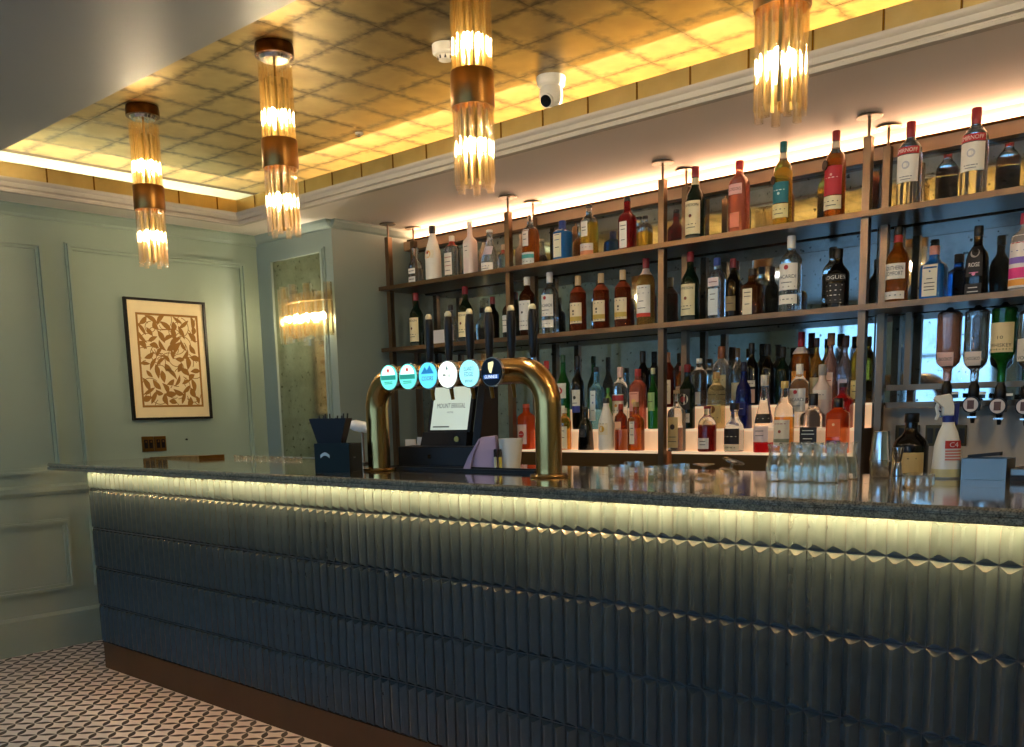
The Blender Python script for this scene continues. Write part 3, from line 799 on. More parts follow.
SMI = [(.30, .61, 64, LWH, [('o', .62, .30, '#c9c4c6'), ('o', .62, .17, LWH), ('-', .2, .5, '#8a8484'), ('-', .1, .4, '#8a8484')]), (.62, .70, 64, '#c3272b', [('SMIRNOFF', .5, .86, '#fbeee0')])]
OLD = [(.16, .52, 62, '#ecd9b0', [('-', .88, .7), ('o', .6, .13, '#3a2a1c'), ('o', .45, .1, '#3a2a1c'), ('#', .22, .22, '#c9a648'), ('-', .08, .6)])]

# ---- top shelf, left to right
bottle('top', 416.5, 248, 15, 'decanter', CLR, None, [(.30, .44, 40, LWH, [('-', .5, .7)]), (.08, .22, 40, '#d9d4cc', [('-', .5, .7)])], 'clear square decanter bottle, leftmost on the top shelf', fill=(.45, glass('#b7aca2', .2)))
bottle('top', 434, 226, 16, 'coconut', WHT, ('#18140f', .14), [(.42, .56, 50, '#efe3c8', [('o', .5, .55, '#e6a51e'), ('o', .7, .2, '#b3431c')])], 'opaque white bottle with black cap and orange sun on the top shelf')
bottle('top', 453, 236, 15.5, 'flask', CLR, ('#efe4d8', .13), [(.10, .60, 40, '#efe2d0', [('-', .8, .8, '#a83a30'), ('-', .6, .7), ('-', .42, .8, '#a83a30'), ('-', .2, .6)])], 'clear flat gin bottle with red neck band and pale cap', neck=(.76, .87, '#c8443a'))
bottle('top', 471, 222, 13.5, 'square', WPK, ('#f2e6da', .06), [(.34, .6, 36, '#efdfcf', [('-', .8, .5, '#6a5140'), ('-', .5, .4, '#6a5140')])], 'tall slim frosted white bottle on the top shelf')
bottle('top', 490.5, 230, 18, 'cone', CLRF, ('#f3e9da', .06), [(.05, .24, 60, LWH, [('-', .6, .6, '#6a66a0'), ('-', .3, .5)]), (.42, .62, 46, '#d8c8d0')], 'clear cone shaped liqueur bottle with white base label')
bottle('top', 531, 215.5, 17.5, 'tall', CLR, None, [(.03, .28, 62, '#e4e6dc', [('#', .7, .3, '#4fb3ad'), ('-', .3, .7)]), (.40, .72, 26, '#ecdccb', [('-', .7, .5), ('-', .4, .5)])], 'amber rum bottle with teal and white base label', fill=(.72, AMB))
bottle('top', 563, 221, 20, 'flask', BLU, ('#1d3c86', .20), [(.12, .78, 30, '#ece3c4', [('-', .8, .6, '#2d5a86'), ('-', .62, .6, '#2d5a86'), ('-', .35, .5)])], 'bright blue flat gin bottle with cream label on the top shelf')
bottle('top', 589.5, 205, 18, 'tall', CLR, ('#3a332c', .05), [(.04, .27, 62, '#ecd8c8', [('-', .7, .7, '#b35a34'), ('#', .25, .35, '#d98a5a')]), (.40, .68, 26, '#efe6d4', [('-', .6, .6), ('-', .4, .6)])], 'golden tequila bottle with oval white side label and clear neck', fill=(.66, YEL))
bottle('top', 627.5, 197, 17, 'square', RED, ('#2a2420', .08), [(.08, .55, 30, LWH, [('-', .84, .8), ('-', .7, .6), ('-', .3, .5)])], 'deep red square bottle with white label on the top shelf', fill=(.66, RED))
bottle('top', 645.5, 216, 14.5, 'squat', CLR, ('#2c241c', .09), [], 'small round bottle of golden spirit without a label', fill=(.52, YEL))
bottle('top', 695, 167, 19, 'std', DGRN, ('#8c2028', .14), JAM, 'dark green whiskey bottle with red cap on the top shelf', neck=(.76, .85, '#cfc49a'))
bottle('top', 738.7, 161, 21, 'flask', PNK, ('#b8282c', .11), [(.54, .68, 42, '#f2b8ac', [('GORDON\'S', .5, .82, '#8a2a2a')]), (.10, .3, 30, '#f08a68')], 'pink gin bottle with red cap on the top shelf')
bottle('top', 782, 142, 18.5, 'tall', CLR, ('#1c6a6c', .12), [(.29, .53, 62, '#1f7480', [('-', .62, .6, '#e6efe8'), ('o', .45, .14, '#cfe2dc')]), (.12, .28, 62, '#efdf9c', [('-', .6, .7), ('-', .3, .5)])], 'whisky bottle with teal cap and teal label', neck=(.81, .87, '#e2d6b4'), medal=(-.75, .56, .019, '#3a302c'), fill=(.78, YEL))
bottle('top', 834, 131, 20, 'tall', CLR, ('#8a1f26', .11), [(.28, .60, 62, '#c32c38', [('-', .6, .6, '#f3ded0'), ('o', .7, .12, '#e8b0a0')]), (.12, .27, 62, '#f0e2b8', [('-', .6, .7), ('-', .3, .5)])], 'whisky bottle with red label and round dark seal', neck=(.81, .88, '#e4d2b6'), medal=(-.75, .62, .021, '#33262a'), fill=(.74, AMB))
bottle('top', 908, 122, 23, 'tall', CLR, ('#9a222a', .18), SMI, 'clear vodka bottle with red cap right beside the post', group=None)
bottle('top', 972.5, 108, 24.5, 'tall', CLR, ('#9a222a', .18), SMI, 'clear vodka bottle with red cap, right one of the two fully shown')
bottle('top', 1041, 92, 26, 'tall', CLR, ('#9a222a', .18), SMI, 'clear vodka bottle with red cap cut off by the right edge')

# ---- middle shelf
bottle('mid', 417.5, 293, 14, 'std', DGRN, ('#8c2028', .14), JAM, 'dark whiskey bottle with red cap, leftmost on the middle shelf')
bottle('mid', 452, 305, 14, 'std', CLRF, ('#191512', .14), [(.12, .5, 60, '#d8c2bc', [('-', .7, .6), ('-', .4, .6)])], 'clear bottle with black cap and dusty pink label', Y=4.22)
bottle('mid', 466.5, 286.5, 15, 'std', DGRN, ('#8c2028', .14), JAM, 'dark whiskey bottle with red cap behind the third tap handle')
bottle('mid', 493.5, 297, 12.5, 'wine', DRK, ('#7a2024', .16), [(.12, .4, 50, '#2c2022', [('-', .5, .6, '#8a7a5a')])], 'dark wine bottle with red foil behind the tap handles', Y=4.2)
bottle('mid', 510, 292, 14, 'wine', DRK, ('#1a1412', .16), [(.14, .5, 60, LWH, [('-', .7, .6), ('-', .4, .6)])], 'dark bottle with white label behind the fifth tap handle')
bottle('mid', 528, 277, 16.5, 'tall', BRN, ('#e8e0d4', .14), [(.12, .60, 60, LWH, [('-', .88, .8), ('o', .6, .14, '#4a3a2a'), ('-', .3, .6), ('-', .15, .6)])], 'brown rum bottle with white cap beside the last tap handle')
bottle('mid', 550.5, 272.5, 16.5, 'tall', CLR, ('#efe8e0', .16), BAC, 'clear white rum bottle with white cap, left one on the middle shelf')
for q, (x_, yt, nm) in enumerate(((578.5, 276, 'left'), (601.4, 273.4, 'middle'), (623, 270, 'right'))):
    bottle('mid', x_, yt, 16.5, 'tall', AMBD, ('#d8b888', .17), OLD, 'amber rum bottle with cork stopper, %s of the three alike' % nm, group='three alike rum bottles', neck=(.7, .8, '#8a3a1c'))
bottle('mid', 646, 258.5, 18, 'tall', AMBL, ('#8c1f2c', .14), [(.14, .60, 62, LWH, [('-', .92, .6), ('-', .75, .85), ('-', .5, .3), ('#', .06, .12, '#d8401e'), ('-', .28, .5)])], 'light golden spirit bottle with red cap left of the middle post', neck=(.76, .85, '#e8c8b8'))
bottle('mid', 690, 252, 18, 'std', DGRN, ('#8c2028', .14), JAM, 'dark whiskey bottle with red cap right of the middle post')
bottle('mid', 716.5, 258, 18, 'flask', CLR, ('#26418e', .12), [(.54, .68, 40, '#f0d8d0', [('-', .5, .7, '#8a3a3a')]), (.08, .5, 36, '#dfe4e0', [('-', .8, .5), ('-', .6, .4)])], 'clear gin bottle with blue cap on the middle shelf')
bottle('mid', 732.5, 258.7, 14.5, 'wine', DRK, ('#7a2028', .15), [(.14, .38, 50, '#8a744a', [('-', .5, .6)])], 'near black wine bottle with red foil top', Y=4.16)
bottle('mid', 752, 269, 23, 'square', BRN, ('#15110e', .13), [(.05, .58, 26, '#ecdcb8', [('-', .85, .7), ('-', .7, .7), ('-', .4, .5)])], 'square brown liqueur bottle with steel pourer and cream label', pourer=True)
bottle('mid', 790, 236, 21.5, 'tall', CLR, ('#efe8e0', .16), BAC, 'clear white rum bottle with white cap in front of the blue reflection')
bottle('mid', 837, 249, 22, 'std', BLKG, ('#14100e', .15), [(.46, .58, 66, '#0c0a0b', [('ROGUES', .5, .95, '#f0ebe4')]), (.1, .42, 60, '#0c0a0b', [('-', .9, .8, '#e8e2da'), ('-', .65, .7, '#e8e2da'), ('-', .4, .6, '#e8e2da'), ('-', .15, .7, '#8a8580')])], 'black bottle with white capital lettering on the middle shelf')
bottle('mid', 896, 227, 21.5, 'std', AMB, ('#151210', .10), [(.32, .52, 62, LWH, [('SOUTHERN', .7, .8), ('COMFORT', .35, .8)]), (.06, .16, 62, LWH, [('-', .5, .7)])], 'amber whiskey liqueur bottle with black and red neck', neck=(.80, .89, '#b22a2a'))
bottle('mid', 932.5, 246, 26, 'square', BLU, ('#c98a78', .16), [(.10, .66, 32, '#ece2c8', [('o', .78, .12, '#3a5a86'), ('-', .55, .4), ('-', .42, .7), ('-', .3, .7), ('-', .2, .7)])], 'blue square gin bottle with large cream label', Y=4.2)
bottle('mid', 975.5, 226, 25, 'taper', BLKG, ('#0e0c0c', .14), [(.30, .72, 38, '#100d10', [('o', .76, .5, '#a8a09a'), ('o', .78, .34, '#151216'), ('ROSE', .38, .6, '#f0e8e4'), ('-', .12, .5, '#e88ab0'), ('o', .08, .2, '#e88ab0')]), (.06, .2, 38, '#121012', [('-', .6, .5, '#d8d2cc'), ('-', .2, .6, '#d8d2cc')])], 'black bottle with white and pink rose emblem', Y=4.2)
bottle('mid', 1022, 213, 26, 'tall', glass('#f6e6e0', .3), ('#b2304a', .14), [(.06, .72, 64, '#f0e2da', [('#', .10, .12, '#f0a040'), ('#', .28, .2, '#e83a86'), ('#', .52, .12, '#8a6ac0'), ('-', .7, .7, '#3a3a8a'), ('-', .85, .7, '#c83a4a')])], 'white flavoured vodka bottle with pink and purple label at the right edge')

# ---- lit steps: front row
def lo(*a, **k): return bottle(*a, **k)
lo('t1', 527, 404, 18, 'flask', ORG, ('#c8502a', .08), [(.12, .55, 40, '#f0c8b0', [('o', .5, .5, '#c8321e'), ('-', .5, .5, '#f6e6d8')])], 'bright orange aperitif bottle behind the brass tap leg')
lo('t1', 565, 408, 13, 'tall', AMBL, ('#d8cbb0', .12), [(.03, .56, 60, '#efe4c4', [('-', .8, .6), ('-', .5, .6)])], 'small bottle with tall cream label right of the tap leg')
lo('t1', 586, 407, 15.5, 'taper', BLKG, ('#0c0b0c', .12), [(.3, .5, 30, '#1c1a1c', [('o', .5, .5, '#3a3636')])], 'black tapered bottle standing on the lowest step')
lo('t1', 606.5, 398, 16, 'coconut', WHT, ('#28221c', .10), [(.30, .52, 46, '#efe2c4', [('o', .5, .5, '#e0a81e'), ('-', .95, .8, '#6a5a4a')])], 'opaque white bottle with orange sun on the lowest step')
lo('t1', 621, 404, 12.5, 'flask', AMBD, ('#a8381c', .12), [(.45, .62, 36, '#f0b48a')], 'amber bottle squeezed behind the white bottle on the lowest step', Y=4.15)
lo('t1', 636, 402, 16, 'square', AMB, ('#c9a070', .10), [(.14, .68, 22, '#efe2cc', [('-', .8, .6), ('-', .6, .6), ('-', .35, .6)])], 'square amber liqueur bottle with narrow white label')
lo('t1', 676.5, 390, 17, 'square', CLRF, ('#b0906a', .06), [(.06, .56, 40, '#dcb878', [('o', .68, .42, '#3a2418'), ('-', .35, .6), ('-', .2, .7)])], 'bottle with tan label and dark round seal right of the middle post')
lo('t1', 707, 406, 18.5, 'squat', CLR, ('#8a1c1c', .06), [(.06, .30, 40, '#efe6da', [('-', .7, .5), ('-', .4, .5)])], 'squat dark red liqueur bottle with small white label', fill=(.56, glass('#7a1414', .5)))
lo('t1', 734, 403, 19.5, 'jar', CLR, ('#2a2420', .14), [(.16, .48, 58, '#181416', [('-', .5, .7, '#e8dfc8')]), (.0301, .15, 58, '#e8d8b4', [('-', .5, .6)])], 'round shouldered jar bottle with black label on the lowest step')
lo('t1', 763.5, 375, 20.5, 'cone', CLR, ('#cfc4b8', .14), [(.38, .50, 62, '#161416', [('-', .5, .8, '#e8dccb')]), (.14, .34, 50, '#ecd2cc', [('-', .7, .5), ('-', .4, .5)])], 'tall necked clear liqueur bottle with black band and red base', fill=(.13, glass('#d8242a', .5)))
lo('t1', 783.5, 381, 19.5, 'std', CLR, ('#d2b064', .10), [(.10, .46, 58, '#eedfc6', [('-', .85, .6, '#a83a2a'), ('o', .55, .16, '#a8452a'), ('#', .2, .14, '#8a8a70')])], 'pale amber rum bottle with big cream label on the lowest step', fill=(.5, AMBL), Y=4.127)
lo('t1', 812, 393.5, 24, 'square', CLR, ('#121012', .20), [(.05, .44, 42, '#15141a', [('-', .85, .6, '#e8e4dc'), ('-', .7, .7, '#e8e4dc'), ('-', .5, .5, '#e8e4dc'), ('-', .3, .7, '#e8e4dc'), ('-', .15, .5, '#e8e4dc')])], 'square whiskey bottle with black cap and black label', fill=(.1, AMBL))
lo('t1', 837, 398, 23.5, 'flask', ORG, ('#141012', .17), [(.30, .62, 34, '#f06a2a', [('o', .7, .2, '#ffd0a0')]), (.06, .24, 36, '#3a1c30', [('o', .5, .6, '#8a6a9a')])], 'orange red liqueur bottle with black cap beside the right post')
# ---- middle step
lo('t2', 547.5, 361, 14, 'tall', glass('#d8c8b8', .3), ('#b82c22', .12), [(.2, .6, 60, '#e0d4bc', [('-', .5, .6)])], 'bottle with red cap peeping over the tap arch')
lo('t2', 564, 355, 13.5, 'std', GRN, ('#174a22', .10), [(.42, .62, 60, '#efe6d6', [('o', .5, .5, '#c8302c'), ('o', .5, .25, '#efe6d6')]), (.10, .32, 50, '#dfe0c4', [('-', .5, .6)])], 'green gin bottle with white round red sealed label')
lo('t2', 578.5, 356, 12, 'wine', DRK, ('#0e0c0c', .16), [(.24, .54, 56, '#e8e2d0', [('#', .12, .3, '#28348a'), ('o', .65, .3, '#3a3020'), ('-', .4, .5)])], 'black bottle with white and blue label on the middle step')
lo('t2', 597, 367, 14.5, 'square', LBLU, ('#1a1c24', .08), [(.14, .62, 26, '#e6ecea', [('-', .85, .5, '#3a4a6a'), ('o', .6, .3, '#6a7a9a'), ('-', .35, .6, '#3a4a6a')])], 'pale blue gin bottle with white label on the middle step')
lo('t2', 608.3, 388, 9, 'tall', glass('#9ac86a', .4), ('#3a8a2a', .12), [(.2, .6, 60, '#6ab43a', [('-', .5, .6, '#e8f0d0')])], 'small bottle with lime green label in front of the pale blue gin', Y=4.195)
lo('t2', 620.5, 367, 15.5, 'tall', CLR, ('#f0c8bc', .17), [(.26, .56, 60, '#ecdcc4', [('#', .8, .3, '#a82a34'), ('o', .4, .2, '#c8862a'), ('-', .15, .7)])], 'clear rum bottle with pale pink cap and red banded label')
lo('t2', 638, 369, 17, 'flask', PNK, ('#b0302a', .12), [(.30, .62, 40, '#f0a890', [('o', .5, .4, '#f0c070'), ('-', .9, .7, '#a83a2a')])], 'peach pink gin bottle with red cap on the middle step')
lo('t2', 653, 368, 10.5, 'std', GRN, ('#c8c8a0', .10), [(.3, .6, 50, '#a8c87a', [('-', .5, .6)])], 'green liqueur bottle left of the middle post', Y=4.20)
lo('t2', 687, 364.5, 16, 'wine', DGRN, ('#8a1e24', .12), [(.30, .62, 50, '#1a1618', [('o', .5, .78, '#e6dcd0'), ('o', .5, .4, '#a83240')]), (.1, .24, 50, '#e4dccc', [('-', .5, .7)])], 'black bottle with white oval badge on the middle step')
lo('t2', 716, 372, 18, 'tall', glass('#f0dca0', .25), ('#c89a5a', .12), [(.1, .42, 60, '#eccf86', [('o', .75, .4, '#8a5a2a'), ('-', .3, .7)])], 'pale yellow bottle with tan oval label on the middle step')
lo('t2', 743, 362, 17.5, 'taper', NAVY, ('#101430', .14), [(.2, .4, 40, '#1c2a7a', [('-', .5, .6, '#c8c8d8')])], 'dark blue bottle on the middle step')
lo('t2', 798.5, 364, 18.5, 'tall', CLR, ('#eee6dc', .16), [(.26, .62, 64, LWH, [('o', .85, .2, '#b0262c'), ('BACARDI', .52, .86, '#2a2424'), ('-', .25, .5)])], 'clear white rum bottle with white label on the middle step')
lo('t2', 821, 364.5, 19.5, 'std', paint('#f4d6c4', .3, var=.04), ('#a8a09a', .17), [(.45, .6, 50, '#f4e4d6', [('-', .5, .7, '#8a7a7a')])], 'frosted pale pink bottle with grey cap on the middle step')
lo('t2', 842, 383, 20, 'square', RED, ('#1a1214', .10), [(.3, .6, 30, '#e8d0cc', [('-', .6, .6), ('-', .3, .6)])], 'dark red square bottle beside the right post')
# ---- top step
lo('t3', 643, 351, 14, 'wine', DRK, ('#0d0c0c', .2), [(.1, .4, 50, '#e8dfc8', [('-', .5, .6)])], 'tall black wine bottle on the top step, left of the middle post')
lo('t3', 668, 352.5, 13, 'tall', AMBD, ('#b87848', .18), [(.06, .5, 56, '#ecdcb8', [('-', .8, .6), ('-', .5, .6)])], 'red brown spirit bottle with wooden stopper right of the middle post')
lo('t3', 681, 366, 11, 'flask', AMB, ('#a83a2a', .12), [(.1, .5, 40, '#e8b48a')], 'small orange brown bottle on the top step')
lo('t3', 699, 358.5, 16, 'tall', CLR, ('#e0dcd4', .1), [(.05, .3, 40, '#efeae0')], 'clear wide shouldered bottle on the top step')
lo('t3', 721, 346.5, 18, 'squat', CLRF, ('#a8623a', .2), [(.1, .52, 58, '#ecdcae', [('-', .8, .7), ('#', .4, .14, '#3a2c1c'), ('-', .2, .6)])], 'clear bottle with wooden stopper and cream label on the top step')
lo('t3', 737.3, 348, 12, 'std', CLR, ('#7a5a34', .16), [(.1, .4, 50, '#d8c89a')], 'clear bottle with dark gold stopper on the top step')
lo('t3', 751, 343, 14.5, 'wine', BLKG, ('#0c0b0b', .18), [(.30, .40, 56, '#e8e4dc', [('-', .5, .7)]), (.04, .26, 56, '#efcabc', [('-', .5, .6)])], 'black bottle with white and pink labels on the top step')
lo('t3', 767, 344, 14, 'wine', DRK, ('#10100e', .18), [], 'unlabelled black wine bottle on the top step, left one')  # two dark reflections in the mirror, built as solid bottles
lo('t3', 782, 347, 13.5, 'wine', DGRN, ('#14120e', .18), [], 'unlabelled dark green wine bottle on the top step')
lo('t3', 800, 332, 17, 'tall', AMB, ('#c8202c', .20), [(.08, .46, 60, '#f0a044', [('-', .8, .7), ('-', .5, .5)])], 'whisky bottle with tall red cap and orange label', neck=(.70, .79, '#f0d8c8'))
lo('t3', 815.5, 338, 12, 'std', AMBL, ('#3a1c1c', .14), [(.1, .4, 56, '#e0d0a0')], 'gold spirit bottle with dark cap behind the frosted pink bottle')
lo('t3', 829.5, 333, 15, 'decanter', glass('#f2b8a8', .3), ('#b87a4a', .17), [(.06, .44, 40, '#f0d0c4', [('-', .7, .7, '#a83a3a'), ('-', .4, .6)])], 'pink gin decanter with cork stopper on the top step')
lo('t3', 844, 335.5, 14, 'decanter', glass('#d8d0e0', .15), ('#3a1c1a', .17), [(.06, .36, 40, '#d8c8d0')], 'clear faceted decanter with dark stopper on the top step')
lo('t3', 857.5, 335.5, 14, 'tall', YEL, ('#d2a05a', .15), [(.06, .34, 60, '#e8d488', [('-', .7, .7), ('-', .4, .5)])], 'yellow limoncello style bottle with cork beside the right post')

# ---- back counter, right bay
lo('back', 909, 413, 33, 'wine', DRK, ('#101010', .12), [(.12, .50, 66, '#d8b878', [('#', .5, 1.0, '#d8b878'), ('-', .8, .6), ('-', .2, .8)])], 'black bottle with gold label on the back counter behind the spray bottle', Y=3.95)

# ================================================================== OPTICS (upturned bottles)
def optic(px, ytop, wpx, ybot, shape, gl, label, lbs, badge_px, fill=None, cap='#8a2a2a'):
    Y = 4.175; zc = 1.40
    X = x_at(px, Y, 1.5); zt = z_at(ytop, X, Y); zbm = z_at(ybot, X, Y); h = zt - zbm
    prof0, n = SHAPES[shape]; dp = depth((X, Y, zc)); r = wpx / 2 * dp / FP * (.9 if n > 2 else 1)
    t = thing('upturned_bottle', label, 'bottle', (X, Y, zbm), 0, 'upturned bottles on the optics rail')
    prof = [(h - a * h, b * r) for a, b in reversed(prof0)]
    mats, mis = [gl], None
    if fill: mats = [gl, fill[1]]; zf = fill[0] * h; mis = [0 if (prof[i][0] + prof[i + 1][0]) / 2 < zf else 1 for i in range(len(prof) - 1)]
    MB().lathe(prof, seg=24, n=n, mis=mis).build('glass_body', mats, t, 35)
    # clip holding the bottle base
    MB().lathe([(h + .0004, r * .95), (h + .006, r * .8), (h + .012, .018), (h + .022, .008)], seg=16).build('base_clip', BLACKM, t, 35)
    pr = sorted(prof)
    for (z0, z1, ha, c, word, up) in lbs:
        v = []; hu = r * math.tan(math.radians(min(ha, 42))) if n > 2 else math.radians(ha) * r
        def surf(u, zz, off):
            rr = lerp_prof(pr, zz) * 1.012 + off
            th = -math.pi / 2 + (u / rr if n == 2 else math.atan(u / rr)); a, b = sec(rr, th, n); return (a, b, zz)
        for i in range(5):
            zz = h * (z0 + (z1 - z0) * i / 4); v += [surf(hu * (2 * j / 12 - 1), zz, .0006) for j in range(13)]
        f = [(i * 13 + j, i * 13 + j + 1, (i + 1) * 13 + j + 1, (i + 1) * 13 + j) for i in range(4) for j in range(12)]
        lo_ = MB().add(v, f).build('label', paint(c, .6, var=.03, scale=80), t, 50)
        zc_ = h * (z0 + z1) / 2; sg = 1 if up else -1
        tx = MB(); text_plane(tx, word, 2 * hu * .82, lambda a, b: surf(sg * a, zc_ + sg * b - (.03 if up else 0), .0015), .014); tx.build('lettering', flat('#4a2a22'), lo_)
        if up:
            tx = MB(); text_plane(tx, '10', hu * .4, lambda a, b: surf(a, zc_ + b, .0015), .012); tx.build('lettering', flat('#4a3a22'), lo_)
    o = thing('spirit_optic', 'black spirit measure under the ' + label.split(' on the')[0].split(',')[0], 'measure', (X, Y, zbm - .15), 0, 'spirit measures on the optics rail')
    H_ = .1496
    MB().lathe([(.085, .018), (.10, .022), (.13, .020), (.14, .014), (H_, .0135)], seg=16).build('collar', BLACK, o, 35)
    MB().box(-.022, -.02, .03, .022, .02, .0845).build('chamber', BLACK, o, bevel=.004)
    MB().cyl((0, -.0205, .055), (0, -.032, .055), .034, 24).build('badge_rim', BLACK, o, 40)
    bd = MB().cyl((0, -.0325, .055), (0, -.0345, .055), .0285, 24).build('badge', paint('#d8c8bc', .4), o, 40)
    MB().box(-.013, -.036, .038, .013, -.0347, .073).build('badge_mark', paint('#5a3a34', .5, var=.3, scale=150), bd)
    MB().lathe([(-.02, .007), (.0, .010), (.029, .014)], seg=12).build('spout', BLACK, o, 35)
    MB().box(-.018, -.012, .002, .018, -.006, .008).build('press_bar', CHROME, o)
    MB().box(-.014, .0205, .08, .014, .110, .10).build('bracket', BLACK, o)
    MB().box(.022, -.004, .095, .045, .004, .105).build('price_tag', paint('#e8e6e0', .5), o)
optic(948.5, 313, 23.5, 381, 'flask', glass('#f0a890', .25), 'pink upturned gin bottle, leftmost on the optics rail', [(.22, .42, 40, '#eec2b4', 'GORDON\'S', False)], 943, (.70, CLR))
optic(976, 311, 23.5, 381, 'flask', CLR, 'clear upturned gin bottle, second on the optics rail', [(.22, .42, 40, '#e8d8c8', 'GORDON\'S', False)], 969)
optic(1003, 308, 23, 382, 'std', GRN, 'dark green upturned whiskey bottle, third on the optics rail', [(.40, .80, 66, '#e8cf9a', 'WHISKEY', True)], 996, (.42, GRN))
optic(1030, 312, 23, 382, 'tall', CLR, 'clear upturned bottle cut by the right edge on the optics rail', [(.3, .62, 60, '#e8dccb', 'VODKA', True)], 1024)

# ================================================================== TAP ARCH
ty = 2.41
xl, xr = x_at(379.5, ty, 1.1), x_at(549, ty, 1.1)
zt = (z_at(361, (xl + xr) / 2, ty) + z_at(388, (xl + xr) / 2, ty)) / 2
tr_ = .0435
tap = thing('beer_font', 'brushed brass arched beer font on the worktop', 'beer font', (xl, ty, 1.08))
pts = []; br = .115
pts += [(xl, ty, 1.092), (xl, ty, 1.2), (xl, ty, zt - br)]
for k in range(1, 9):
    a = math.pi - k * math.pi / 16; pts.append((xl + br + br * math.cos(a), ty, zt - br + br * math.sin(a)))
pts += [((xl + xr) / 2, ty, zt)]
for k in range(0, 9):
    a = math.pi / 2 - k * math.pi / 16; pts.append((xr - br + br * math.cos(a), ty, zt - br + br * math.sin(a)))
pts += [(xr, ty, 1.2), (xr, ty, 1.092)]
BRU = paint('#b08c55', .24, 1.0, var=.05, scale=40)
child(MB().tube(pts, tr_, 28, True).build('arch_tube', BRU, smooth=50), tap)
for x in (xl, xr):
    child(MB().lathe([(0, .062), (.004, .064), (.009, .062), (.011, .05)], (x, ty, 1.0802), 32).build('base_flange', BRU, smooth=35), tap)
BADGE = [(389, 377.5, '#63cfc0', 'red_star'), (408, 376.5, '#63cfc0', 'red_star'), (428, 375.5, '#59c3dd', 'peaks'), (447.5, 374.5, '#e9efe2', 'plain'), (469.3, 373.5, '#8fd6d8', 'words'), (491.5, 372, '#101c30', 'harp')]
by = ty - .115
lbl = {'a': 'green and white lit tap badge with red star, farthest left', 'b': 'green and white lit tap badge with red star, second from left', 'c': 'bright blue lit tap badge with dark peak', 'd': 'white lit tap badge', 'e': 'pale blue lit tap badge with lettering', 'f': 'dark navy tap badge with gold harp'}
